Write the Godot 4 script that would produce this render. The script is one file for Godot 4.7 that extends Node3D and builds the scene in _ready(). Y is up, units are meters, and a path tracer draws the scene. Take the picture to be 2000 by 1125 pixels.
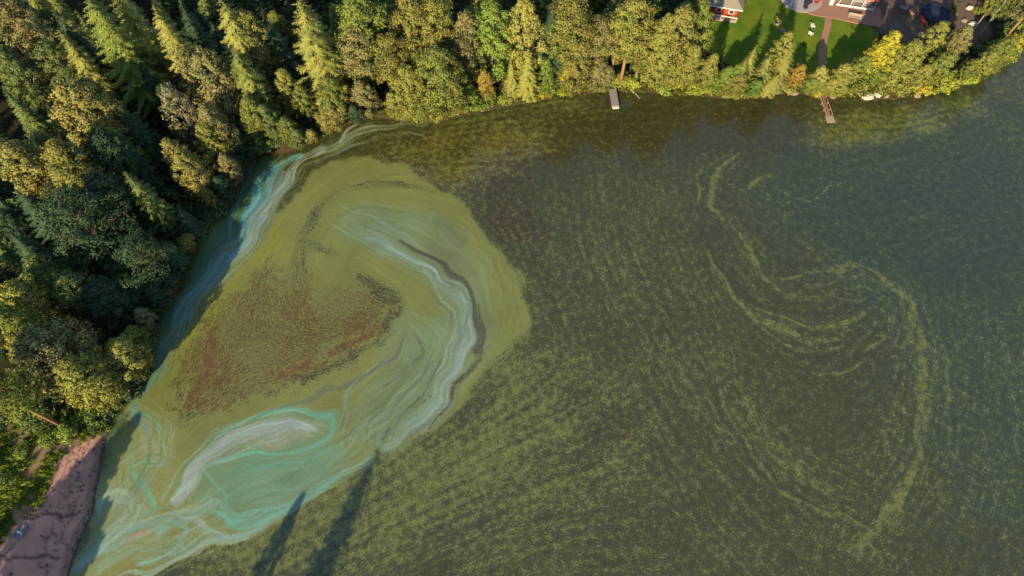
extends Node3D
# A bay of a lake covered by swirling algae, seen from a drone: forest on the left and far shore, a garden behind.
# y is up, metres; the camera hangs 95 m above the water at x = 0, z = 0 and looks towards -z.

const WATER_K := Vector3(1.56, 1.48, 1.46)      # display value of a white water film in this light, per channel
const WATER_S := Vector3(0.011, 0.013, 0.012)
const GW := 1024
const GH := 640
const TX0 := -72.0
const TZ0 := -107.0
const PPM := 5.6889                               # paint pixels per metre (1024 over 180 m)
const CW := 128
const CH := 80

var rng := RandomNumberGenerator.new()
var shore := PackedVector2Array()
var shore_len := PackedFloat32Array()
var land := PackedVector2Array()
var lump := FastNoiseLite.new()
var fine := FastNoiseLite.new()
var M := {}
var proto := {}
var planted := []
var taken := {}


func _ready() -> void:
	rng.seed = 7
	camera_and_light()
	materials()
	shore_lines()
	water()
	terrain()
	beach()
	make_prototypes()
	garden()
	hero_trees()
	fill_forest()
	shrubs()
	undergrowth()
	jetties_and_rocks()
	beach_things()
	beach_litter()
	name_the_trees()


# ------------------------------------------------------------------ camera, sky, sun
func camera_and_light() -> void:
	var cam := Camera3D.new()
	cam.name = "camera"
	cam.fov = 45.7576
	cam.position = Vector3(0, 95, 0)
	cam.rotation_degrees = Vector3(-62.7, 0, 0)
	cam.near = 1.0
	cam.far = 1500.0
	var lens := CameraAttributesPhysical.new()      # a wide-open lens focused a little short: the photograph is soft all over
	lens.frustum_focal_length = 28.44
	lens.frustum_focus_distance = 50.0
	lens.exposure_aperture = 0.5
	lens.frustum_near = 1.0
	lens.frustum_far = 1500.0
	cam.attributes = lens
	add_child(cam)
	cam.current = true
	var sky_mat := ProceduralSkyMaterial.new()
	sky_mat.sky_top_color = Color(0.38, 0.46, 0.57)
	sky_mat.sky_horizon_color = Color(0.62, 0.68, 0.71)
	sky_mat.sky_curve = 0.2
	sky_mat.ground_bottom_color = Color(0.12, 0.13, 0.09)
	sky_mat.ground_horizon_color = Color(0.40, 0.45, 0.45)
	sky_mat.sun_angle_max = 12.0
	sky_mat.sky_energy_multiplier = 1.05
	var sky := Sky.new()
	sky.sky_material = sky_mat
	var env := Environment.new()
	env.background_mode = Environment.BG_SKY
	env.sky = sky
	env.tonemap_mode = Environment.TONE_MAPPER_LINEAR
	env.tonemap_exposure = 2.15
	env.sdfgi_enabled = true
	env.ssao_enabled = true
	env.ssil_enabled = true
	var world := WorldEnvironment.new()
	world.name = "world_environment"
	world.environment = env
	add_child(world)
	var sun := DirectionalLight3D.new()
	sun.name = "sun"
	sun.light_energy = 1.6
	sun.light_color = Color(1.0, 0.90, 0.72)
	sun.light_angular_distance = 0.5
	sun.shadow_enabled = true
	var az := deg_to_rad(21.0)       # direction the shadows fall: east of -z
	var el := deg_to_rad(23.5)
	var dir := Vector3(sin(az) * cos(el), -sin(el), -cos(az) * cos(el))
	sun.basis = Basis.looking_at(dir, Vector3.UP)
	add_child(sun)


# ------------------------------------------------------------------ small helpers
func mat(albedo: Color, rough := 0.9, spec := 0.3) -> StandardMaterial3D:
	var m := StandardMaterial3D.new()
	m.albedo_color = albedo.linear_to_srgb()
	m.roughness = rough
	m.metallic_specular = spec
	return m


func grain(m: StandardMaterial3D, freq: float, lo: float, hi: float, scale: float, size := 256, octaves := 4) -> void:
	var n := FastNoiseLite.new()
	n.seed = rng.randi() % 10000
	n.frequency = freq
	n.fractal_octaves = octaves
	var im := n.get_seamless_image(size, size)
	im.convert(Image.FORMAT_RGB8)
	var b := im.get_data()
	for i in b.size():
		b[i] = int(clampf(255.0 * lerpf(lo, hi, b[i] / 255.0), 0, 255))
	m.albedo_texture = ImageTexture.create_from_image(Image.create_from_data(size, size, false, Image.FORMAT_RGB8, b))
	m.uv1_triplanar = true
	m.uv1_world_triplanar = true
	m.uv1_scale = Vector3.ONE * scale


func numbered(called: String) -> String:
	var n: int = taken.get(called, 0)
	taken[called] = n + 1
	return called if n == 0 else "%s_%03d" % [called, n]


func thing(called: String, label: String, category: String, at := Vector3.ZERO, turn := 0.0, group := "") -> Node3D:
	var o := Node3D.new()
	o.name = numbered(called)
	add_child(o)
	o.position = at
	o.rotation.y = turn
	tag(o, label, category, group)
	return o


func tag(o: Node, label: String, category: String, group := "", kind := "") -> void:
	if label: o.set_meta("label", label)
	if category: o.set_meta("category", category)
	if group: o.set_meta("group", group)
	if kind: o.set_meta("kind", kind)


func part(called: String, mesh: Mesh, m: Material, parent: Node = self, at := Vector3.ZERO) -> MeshInstance3D:
	var o := MeshInstance3D.new()
	o.name = numbered(called) if parent == self else called
	o.mesh = mesh
	o.material_override = m
	o.position = at
	parent.add_child(o, true)
	return o


func box(sx: float, sy: float, sz: float) -> ArrayMesh:
	# a box with chamfered upright and top edges, standing on y = 0
	var st := SurfaceTool.new()
	st.begin(Mesh.PRIMITIVE_TRIANGLES)
	solid_box(st, Vector3(0, sy * 0.5, 0), Vector3(sx, sy, sz))
	st.generate_normals()
	return st.commit()


func quad(st: SurfaceTool, a: Vector3, b: Vector3, c: Vector3, d: Vector3) -> void:
	for v in [a, b, c, a, c, d]:
		st.add_vertex(v)


func solid_box(st: SurfaceTool, at: Vector3, size: Vector3, basis := Basis.IDENTITY) -> void:
	st.set_smooth_group(-1)
	var c: float = minf(minf(size.x, size.y), size.z) * 0.12
	var h := size * 0.5
	var rings := []
	for lv in [[-h.y, 0.0], [h.y - c, 0.0], [h.y, c]]:
		var ring := []
		var x: float = h.x - lv[1]
		var z: float = h.z - lv[1]
		for p in [Vector2(-x + c, -z), Vector2(x - c, -z), Vector2(x, -z + c), Vector2(x, z - c), Vector2(x - c, z), Vector2(-x + c, z), Vector2(-x, z - c), Vector2(-x, -z + c)]:
			ring.append(at + basis * Vector3(p.x, lv[0], p.y))
		rings.append(ring)
	for k in 2:
		for i in 8:
			var j := (i + 1) % 8
			quad(st, rings[k][i], rings[k][j], rings[k + 1][j], rings[k + 1][i])
	for i in range(1, 7):
		for v in [rings[2][0], rings[2][i], rings[2][i + 1]]:
			st.add_vertex(v)
		for v in [rings[0][0], rings[0][i + 1], rings[0][i]]:
			st.add_vertex(v)


func tube(st: SurfaceTool, pts: Array, radii: Array, sides := 7) -> void:
	st.set_smooth_group(0)
	var rings := []
	for i in pts.size():
		var a: Vector3 = pts[maxi(i - 1, 0)]
		var b: Vector3 = pts[mini(i + 1, pts.size() - 1)]
		var t := (b - a).normalized()
		var u := t.cross(Vector3.RIGHT if absf(t.x) < 0.8 else Vector3.UP).normalized()
		var w := t.cross(u)
		var ring := []
		for k in sides:
			var an := TAU * k / sides
			ring.append(pts[i] + (u * cos(an) + w * sin(an)) * radii[i])
		rings.append(ring)
	for i in pts.size() - 1:
		for k in sides:
			var j := (k + 1) % sides
			quad(st, rings[i][k], rings[i][j], rings[i + 1][j], rings[i + 1][k])
	for e in [0, pts.size() - 1]:
		for k in range(1, sides - 1):
			for v in ([rings[e][0], rings[e][k + 1], rings[e][k]] if e == 0 else [rings[e][0], rings[e][k], rings[e][k + 1]]):
				st.add_vertex(v)


func tube_mesh(pts: Array, radii: Array, sides := 7) -> ArrayMesh:
	var st := SurfaceTool.new()
	st.begin(Mesh.PRIMITIVE_TRIANGLES)
	tube(st, pts, radii, sides)
	st.generate_normals()
	return st.commit()


func disc(r: float, h: float, sides := 24) -> Mesh:
	return tube_mesh([Vector3.ZERO, Vector3(0, h - r * 0.02, 0), Vector3(0, h, 0)], [r, r, r * 0.97], sides)


func prism(outline: PackedVector2Array, y0: float, y1: float) -> ArrayMesh:
	# a flat slab with the given outline in x and z
	var st := SurfaceTool.new()
	st.begin(Mesh.PRIMITIVE_TRIANGLES)
	st.set_smooth_group(-1)
	var o := outline
	if not Geometry2D.is_polygon_clockwise(o):
		o = o.duplicate()
		o.reverse()
	var tri := Geometry2D.triangulate_polygon(o)
	for k in range(0, tri.size(), 3):
		var a := o[tri[k]]
		var b := o[tri[k + 1]]
		var c := o[tri[k + 2]]
		if (b - a).cross(c - a) < 0.0:
			var s := b
			b = c
			c = s
		for p in [a, b, c]:
			st.add_vertex(Vector3(p.x, y1, p.y))
	for i in o.size():
		var p := o[i]
		var q := o[(i + 1) % o.size()]
		quad(st, Vector3(p.x, y1, p.y), Vector3(q.x, y1, q.y), Vector3(q.x, y0, q.y), Vector3(p.x, y0, p.y))
	st.generate_normals()
	return st.commit()


func poly(flat: Array) -> PackedVector2Array:
	var p := PackedVector2Array()
	for i in range(0, flat.size(), 2):
		p.append(Vector2(flat[i], flat[i + 1]))
	return p


func materials() -> void:
	lump.seed = 3
	lump.frequency = 0.06
	fine.seed = 11
	fine.frequency = 0.45
	M.tone = {
		"olive": Color(0.220, 0.232, 0.056), "dark": Color(0.046, 0.082, 0.042), "tan": Color(0.205, 0.198, 0.078), "gold": Color(0.235, 0.225, 0.066),
		"green": Color(0.115, 0.160, 0.050), "bright": Color(0.165, 0.235, 0.046), "yellow": Color(0.350, 0.335, 0.040), "orange": Color(0.300, 0.225, 0.050), "grey": Color(0.185, 0.180, 0.100), "lime": Color(0.240, 0.280, 0.040)}
	M.leaf = {}
	for k in M.tone:
		var m := mat(M.tone[k], 0.75, 0.25)
		m.vertex_color_use_as_albedo = true
		m.backlight_enabled = true
		m.backlight = Color(0.35, 0.35, 0.2)
		m.cull_mode = BaseMaterial3D.CULL_DISABLED
		M.leaf[k] = m
	# neighbouring trees of one kind turn at different times: paler, greener and browner leaves
	for v in [["olive", "olive_pale", 1.22, 1.16, 1.25], ["olive", "olive_green", 0.72, 0.86, 0.75], ["olive", "olive_brown", 0.84, 0.80, 0.86], ["bright", "bright_deep", 0.66, 0.78, 0.8], ["green", "green_warm", 1.35, 1.15, 0.9]]:
		var m: StandardMaterial3D = M.leaf[v[0]].duplicate()
		var c: Color = M.tone[v[0]]
		m.albedo_color = Color(c.r * v[2], c.g * v[3], c.b * v[4]).linear_to_srgb()
		M.leaf[v[1]] = m
	M.bark = mat(Color(0.17, 0.12, 0.085))
	M.pine_bark = mat(Color(0.46, 0.27, 0.14))
	M.birch_bark = mat(Color(0.48, 0.44, 0.38))
	for m in [M.bark, M.pine_bark, M.birch_bark]:
		grain(m, 0.05, 0.5, 1.0, 0.7)
	M.rock = mat(Color(0.34, 0.27, 0.22))
	grain(M.rock, 0.03, 0.55, 1.0, 0.5)
	M.pale_rock = mat(Color(0.56, 0.50, 0.43))
	grain(M.pale_rock, 0.03, 0.7, 1.0, 0.5)
	M.concrete = mat(Color(0.28, 0.24, 0.24))
	grain(M.concrete, 0.05, 0.75, 1.0, 0.6)
	M.plank = mat(Color(0.36, 0.20, 0.10))
	grain(M.plank, 0.05, 0.6, 1.0, 0.8)
	M.pale_plank = mat(Color(0.40, 0.32, 0.25))
	grain(M.pale_plank, 0.05, 0.7, 1.0, 0.8)
	M.white = mat(Color(0.62, 0.61, 0.59), 0.6)
	M.red = mat(Color(0.42, 0.065, 0.04), 0.75)
	grain(M.red, 0.04, 0.8, 1.0, 0.7)
	M.red_roof = mat(Color(0.50, 0.12, 0.06), 0.8)
	M.grey_roof = mat(Color(0.25, 0.235, 0.19), 0.9)
	grain(M.grey_roof, 0.05, 0.7, 1.0, 0.6)
	M.dark = mat(Color(0.025, 0.025, 0.03), 0.6)
	M.navy = mat(Color(0.012, 0.018, 0.045), 0.7)
	M.blue = mat(Color(0.05, 0.28, 0.55), 0.5)
	M.steel = mat(Color(0.45, 0.47, 0.5), 0.4)
	M.paving = mat(Color(0.35, 0.19, 0.14))
	grain(M.paving, 0.12, 0.65, 1.0, 0.6)
	M.patio = mat(Color(0.34, 0.31, 0.32))
	grain(M.patio, 0.06, 0.8, 1.0, 0.5)
	M.pale_blue = mat(Color(0.15, 0.155, 0.165), 0.85)


# ------------------------------------------------------------------ shoreline and ground height
func shore_lines() -> void:
	for p in [[-18.0, 30.0], [-24.0, 17.0], [-31.0, 11.0], [-38.0, 8.5], [-46.0, 6.0], [-53.0, 1.0], [-56.9, -7.3], [-56.8, -11.6], [-55.9, -15.1], [-56.3, -17.8], [-56.7, -22.4], [-57.1, -25.5], [-56.4, -28.1], [-54.9, -30.5], [-53.7, -31.9], [-53.4, -36.9], [-53.6, -39.9], [-53.0, -45.3], [-52.3, -49.3], [-51.6, -54.8], [-49.7, -60.0], [-46.9, -63.7], [-45.7, -68.2], [-45.6, -72.6], [-44.2, -75.4], [-40.9, -75.4], [-38.0, -75.9], [-35.1, -77.7], [-31.9, -80.5], [-28.4, -82.5], [-23.9, -83.4], [-18.3, -82.3], [-12.8, -82.5], [-7.4, -84.6], [0.0, -86.5], [9.4, -88.3], [14.1, -89.4], [18.8, -89.8], [23.5, -89.7], [32.8, -88.7], [39.3, -88.1], [46.9, -88.3], [51.8, -89.6], [55.3, -88.3], [60.0, -88.3], [63.8, -88.6], [69.3, -87.9], [75.1, -88.9], [81.3, -90.8], [86.0, -92.1], [90.1, -94.6], [94.7, -98.3], [98.7, -101.2], [112.0, -112.0], [124.0, -122.0], [150.0, -135.0]]:
		shore.append(Vector2(p[0], p[1]))
	# wobble: each stretch is cut into short pieces pushed in and out
	var soft := PackedVector2Array()
	for i in shore.size() - 1:
		var a := shore[i]
		var b := shore[i + 1]
		var n := maxi(1, int(a.distance_to(b) / 2.0))
		var nrm := (b - a).normalized().orthogonal()
		for k in n:
			var p := a.lerp(b, float(k) / n)
			soft.append(p + nrm * fine.get_noise_2d(p.x * 1.3, p.y * 1.3) * 0.5)
	soft.append(shore[shore.size() - 1])
	shore = soft
	var u := 0.0
	for i in shore.size():
		if i > 0:
			u += shore[i].distance_to(shore[i - 1])
		shore_len.append(u)
	land = shore.duplicate()
	for p in [Vector2(190, -230), Vector2(-190, -230), Vector2(-190, 70), Vector2(-18, 70)]:
		land.append(p)


func shore_at(p: Vector2) -> Vector2:
	# x: distance inland (negative over water), y: how far along the shore
	var best := 1e12
	var along := 0.0
	for i in shore.size() - 1:
		var a := shore[i]
		var ab := shore[i + 1] - a
		var t := clampf((p - a).dot(ab) / ab.length_squared(), 0.0, 1.0)
		var d := (a + ab * t - p).length_squared()
		if d < best:
			best = d
			along = lerpf(shore_len[i], shore_len[i + 1], t)
	var d2 := sqrt(best)
	return Vector2(d2 if Geometry2D.is_point_in_polygon(p, land) else -d2, along)


func rise(x: float, z: float, d: float) -> float:
	if d < 0.0:
		return maxf(-2.0, d * 0.35) - 0.05
	var bank := 0.8 * (1.0 - exp(-d * 0.9)) + 0.03 * minf(d, 25.0)
	var sand := 0.085 * minf(d, 14.0)
	var on_beach := smoothstep(-38.0, -31.0, z) * (1.0 - smoothstep(-35.0, -25.0, x))
	return lerpf(bank, sand, on_beach) + lump.get_noise_2d(x, z) * 0.35 * smoothstep(1.0, 6.0, d) * (1.0 - 0.7 * on_beach)


func ground_y(x: float, z: float) -> float:
	return rise(x, z, shore_at(Vector2(x, z)).x)


# ------------------------------------------------------------------ the water and its algae
var paint_r := PackedFloat32Array()
var paint_g := PackedFloat32Array()
var paint_b := PackedFloat32Array()
var paint_a := PackedFloat32Array()
var chan := []
var seen_by := PackedInt32Array()
var flow_c := PackedFloat32Array()
var flow_s := PackedFloat32Array()
var flow_w := PackedFloat32Array()
var stroke_no := 0
var wav := FastNoiseLite.new()
var strips := []
var lock := Mutex.new()
var flow_x := PackedFloat32Array()
var flow_y := PackedFloat32Array()
var noise_a := PackedByteArray()
var noise_b := PackedByteArray()
var noise_c := PackedByteArray()
var noise_x := PackedByteArray()
var noise_y := PackedByteArray()
var noise_t := PackedByteArray()
var streaks := PackedByteArray()
var lines := PackedByteArray()
var stride := 2.2
var paint_bytes := PackedByteArray()
var chan_bytes := PackedByteArray()
var lut_r := PackedByteArray()
var lut_g := PackedByteArray()
var lut_b := PackedByteArray()


func to_px(x: float, z: float) -> Vector2:
	return Vector2((x - TX0) * PPM, (z - TZ0) * PPM)


func spline(flat: Array) -> PackedVector2Array:
	var p := PackedVector2Array()
	for i in range(0, flat.size(), 2):
		p.append(to_px(flat[i], flat[i + 1]))
	var out := PackedVector2Array()
	for i in p.size() - 1:
		var a := p[maxi(i - 1, 0)]
		var b := p[i]
		var c := p[i + 1]
		var d := p[mini(i + 2, p.size() - 1)]
		var n := maxi(2, int(b.distance_to(c) * 1.6))
		for k in n:
			out.append(b.cubic_interpolate(c, a, d, float(k) / n))
	out.append(p[p.size() - 1])
	return out


func flow_line(flat: Array) -> void:
	add_flow(spline(flat), 0.6)


func add_flow(p: PackedVector2Array, strength: float) -> void:
	for i in range(1, p.size(), 3):
		var t := (p[i] - p[i - 1]).normalized()
		var cx := int(p[i].x / 8.0)
		var cy := int(p[i].y / 8.0)
		var a2 := 2.0 * t.angle()
		for dy in range(-2, 3):
			for dx in range(-2, 3):
				var x := cx + dx
				var y := cy + dy
				if x < 0 or y < 0 or x >= CW or y >= CH:
					continue
				var w := strength * exp(-(dx * dx + dy * dy) * 0.7)
				flow_c[y * CW + x] += w * cos(a2)
				flow_s[y * CW + x] += w * sin(a2)
				flow_w[y * CW + x] += w


func ribbon(ch: int, flat: Array, w0: float, w1: float, w2: float, c: Color, alpha: float, streak: float) -> void:
	stroke_no += 1
	var p := spline(flat)
	add_flow(p, 1.0)
	var n := p.size()
	var r := c.r * 255.0
	var g := c.g * 255.0
	var b := c.b * 255.0
	var target: PackedFloat32Array = chan[ch]
	var off := stroke_no * 37.0
	for i in n:
		var u := float(i) / (n - 1)
		var hw := lerpf(lerpf(w0, w1, u), lerpf(w1, w2, u), u) * 1.0
		hw = lerpf(hw, lerpf(w0, w1, u * 2.0) if u < 0.5 else lerpf(w1, w2, u * 2.0 - 1.0), 0.7) * PPM
		hw *= 1.0 + 0.35 * wav.get_noise_2d(i * 0.2, off)
		var t := (p[mini(i + 1, n - 1)] - p[maxi(i - 1, 0)]).normalized()
		var nx := -t.y
		var ny := t.x
		var fade := smoothstep(0.0, 0.06, u) * smoothstep(1.0, 0.94, u)
		var q := -hw
		var soft := maxf(hw, 0.8)
		while q <= hw:
			var px := int(p[i].x + nx * q)
			var py := int(p[i].y + ny * q)
			var v := absf(q) / soft
			q += 0.6
			if px < 0 or py < 0 or px >= GW or py >= GH:
				continue
			var k := py * GW + px
			if seen_by[k] == stroke_no:
				continue
			seen_by[k] = stroke_no
			var s := wav.get_noise_2d(i * 0.16 + off, q * 2.2)
			var s2 := wav.get_noise_2d(i * 0.13 + off, q * 5.0 + 300.0)
			var a := alpha * fade * smoothstep(1.0, 0.4 if ch == 0 else 0.25, v + s * 0.3) * clampf(1.0 - streak * (0.45 - 0.9 * s - 0.9 * s2), 0.0, 1.0)
			if ch == 0:
				paint_r[k] += (r * (1.0 + 0.16 * s2) - paint_r[k]) * a
				paint_g[k] += (g * (1.0 + 0.16 * s2) - paint_g[k]) * a
				paint_b[k] += (b * (1.0 + 0.16 * s2) - paint_b[k]) * a
				paint_a[k] += (1.0 - paint_a[k]) * a
			else:
				target[k] += (c.r - target[k]) * a
	chan[ch] = target


func strands(ch: int, flat: Array, spread: float, count: int, wide: float, colors: Array, alpha: float, sd: int) -> void:
	# loose filaments of scum drawn out alongside a guide line
	var r := RandomNumberGenerator.new()
	r.seed = sd
	var n := flat.size() / 2
	for c in count:
		var off := r.randf_range(-1.0, 1.0) * spread
		var drift := r.randf_range(-0.35, 0.35) * spread
		var a := r.randi_range(0, maxi(0, n - 4))
		var b := mini(n - 1, a + r.randi_range(3, maxi(3, n - 1)))
		var line := []
		for i in range(a, b + 1):
			var p := Vector2(flat[i * 2], flat[i * 2 + 1])
			var p0 := Vector2(flat[maxi(i - 1, 0) * 2], flat[maxi(i - 1, 0) * 2 + 1])
			var p1 := Vector2(flat[mini(i + 1, n - 1) * 2], flat[mini(i + 1, n - 1) * 2 + 1])
			var q := p + (p1 - p0).normalized().orthogonal() * (off + drift * float(i - a) / maxi(b - a, 1) + r.randf_range(-0.12, 0.12) * spread)
			line.append(q.x)
			line.append(q.y)
		var w := wide * r.randf_range(0.4, 1.3)
		ribbon(ch, line, w * 0.4, w, w * 0.3, colors[r.randi() % colors.size()], alpha * r.randf_range(0.5, 1.0), 0.25 if ch == 0 else 0.5)


func fill_area(ch: int, flat: Array, feather: float, c: Color, alpha: float) -> void:
	stroke_no += 1
	var p := PackedVector2Array()
	var lo := Vector2.INF
	var hi := -Vector2.INF
	for i in range(0, flat.size(), 2):
		var v := to_px(flat[i], flat[i + 1])
		p.append(v)
		lo = lo.min(v)
		hi = hi.max(v)
	var cut := 1 if (hi - lo).length() < 260.0 else 4     # small areas get a finer mask
	var sc := 1.0 / cut
	var w := GW / cut
	var h := GH / cut
	for i in p.size():
		p[i] *= sc
	lo *= sc
	hi *= sc
	var mask := PackedFloat32Array()
	mask.resize(w * h)
	for y in range(maxi(0, int(lo.y)), mini(h, int(hi.y) + 2)):
		var cuts := []
		for i in p.size():
			var a := p[i]
			var b := p[(i + 1) % p.size()]
			if (a.y > y) != (b.y > y):
				cuts.append(a.x + (y - a.y) * (b.x - a.x) / (b.y - a.y))
		cuts.sort()
		for i in range(0, cuts.size() - 1, 2):
			for x in range(clampi(int(cuts[i] + 0.5), 0, w), clampi(int(cuts[i + 1] + 0.5), 0, w)):
				mask[y * w + x] = 1.0
	var rad := maxi(1, int(feather * PPM * sc))
	for pass_no in 2:
		mask = blur(mask, w, h, rad)
	var x0 := clampi(int(lo.x * cut - rad * cut * 2.5), 0, GW)
	var x1 := clampi(int(hi.x * cut + rad * cut * 2.5), 0, GW)
	var y0 := clampi(int(lo.y * cut - rad * cut * 2.5), 0, GH)
	var y1 := clampi(int(hi.y * cut + rad * cut * 2.5), 0, GH)
	var off := stroke_no * 53.0
	var target: PackedFloat32Array = chan[ch]
	for y in range(y0, y1):
		for x in range(x0, x1):
			var fx := clampf(x * sc - (0.4 if cut > 1 else 0.0), 0, w - 1.01)
			var fy := clampf(y * sc - (0.4 if cut > 1 else 0.0), 0, h - 1.01)
			var ix := int(fx)
			var iy := int(fy)
			fx -= ix
			fy -= iy
			var k0 := iy * w + ix
			var m := lerpf(lerpf(mask[k0], mask[k0 + 1], fx), lerpf(mask[k0 + w], mask[k0 + w + 1], fx), fy)
			if m < 0.02:
				continue
			if m < 0.98:
				m = smoothstep(0.15, 0.85, m + (wav.get_noise_2d(x * 0.5 + off, y * 0.5) * 0.35 + wav.get_noise_2d(x * 2.4 + off, y * 2.4) * 0.3) * 4.0 * m * (1.0 - m))
			var a := m * alpha
			var k := y * GW + x
			if ch == 0:
				paint_r[k] += (c.r * 255.0 - paint_r[k]) * a
				paint_g[k] += (c.g * 255.0 - paint_g[k]) * a
				paint_b[k] += (c.b * 255.0 - paint_b[k]) * a
				paint_a[k] += (1.0 - paint_a[k]) * a
			else:
				target[k] += (c.r - target[k]) * a
	chan[ch] = target


func blur(src: PackedFloat32Array, w: int, h: int, r: int) -> PackedFloat32Array:
	var mid := src.duplicate()
	var n := 1.0 / (2 * r + 1)
	for y in h:
		var sum := 0.0
		var row := y * w
		for x in range(-r, w):
			if x + r < w: sum += src[row + x + r]
			if x - r - 1 >= 0: sum -= src[row + x - r - 1]
			if x >= 0: mid[row + x] = sum * n
	var out := mid.duplicate()
	for x in w:
		var sum := 0.0
		for y in range(-r, h):
			if y + r < h: sum += mid[(y + r) * w + x]
			if y - r - 1 >= 0: sum -= mid[(y - r - 1) * w + x]
			if y >= 0: out[y * w + x] = sum * n
	return out


func settle_flow() -> void:
	# spread the drift directions of the strokes over the whole bay
	var c := flow_c.duplicate()
	var s := flow_s.duplicate()
	for i in CW * CH:
		if flow_w[i] > 0.0:
			var l := maxf(flow_w[i], 0.3)
			c[i] /= l
			s[i] /= l
	for step in 70:
		var c2 := c.duplicate()
		var s2 := s.duplicate()
		for y in range(1, CH - 1):
			for x in range(1, CW - 1):
				var i := y * CW + x
				var keep := minf(flow_w[i], 1.0) * 0.7
				c2[i] = keep * c[i] + (1.0 - keep) * 0.25 * (c[i - 1] + c[i + 1] + c[i - CW] + c[i + CW])
				s2[i] = keep * s[i] + (1.0 - keep) * 0.25 * (s[i - 1] + s[i + 1] + s[i - CW] + s[i + CW])
		c = c2
		s = s2
	flow_x.resize(CW * CH * 16)
	flow_y.resize(CW * CH * 16)
	var w := CW * 4
	for y in CH * 4:
		for x in w:
			var fx := clampf(x / 4.0 - 0.4, 0, CW - 1.01)
			var fy := clampf(y / 4.0 - 0.4, 0, CH - 1.01)
			var ix := int(fx)
			var iy := int(fy)
			fx -= ix
			fy -= iy
			var i := iy * CW + ix
			var cc := lerpf(lerpf(c[i], c[i + 1], fx), lerpf(c[i + CW], c[i + CW + 1], fx), fy)
			var ss := lerpf(lerpf(s[i], s[i + 1], fx), lerpf(s[i + CW], s[i + CW + 1], fx), fy)
			var an := 0.5 * atan2(ss, cc)
			flow_x[y * w + x] = cos(an)
			flow_y[y * w + x] = sin(an)


func noise_bytes(freq: float, sd: int, w: int, h: int, octaves := 1) -> PackedByteArray:
	var n := FastNoiseLite.new()
	n.noise_type = FastNoiseLite.TYPE_SIMPLEX_SMOOTH
	n.seed = sd
	n.frequency = freq
	n.fractal_octaves = octaves
	if octaves == 1:
		n.fractal_type = FastNoiseLite.FRACTAL_NONE
	var im := n.get_image(w, h, false, false, true)
	im.convert(Image.FORMAT_L8)
	return im.get_data()


func in_strips(job: Callable, count: int) -> PackedByteArray:
	strips = []
	strips.resize(count)
	var id := WorkerThreadPool.add_group_task(job, count, -1, true)
	WorkerThreadPool.wait_for_group_task_completion(id)
	var out := PackedByteArray()
	for s in strips:
		out.append_array(s)
	return out


func streak_strip(n: int) -> void:
	# the noise dragged along the drift, at half size
	var rows := GH / 16
	var out := PackedByteArray()
	out.resize(rows * GW)
	var src := streaks
	var fw := CW * 4
	for r in rows:
		var y := n * rows + r
		for x in GW:
			var f := (y >> 1) * fw + (x >> 1)
			var dx := flow_x[f] * stride
			var dy := flow_y[f] * stride
			var sum := 0
			for k in range(-4, 5):
				var sx := clampi(int(x + dx * k), 0, GW - 1)
				var sy := clampi(int(y + dy * k), 0, GH - 1)
				sum += src[sy * GW + sx]
			out[r * GW + x] = clampi(128 + int((sum / 9.0 - 128.0) * 1.7), 0, 255)
	lock.lock()
	strips[n] = out
	lock.unlock()


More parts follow.
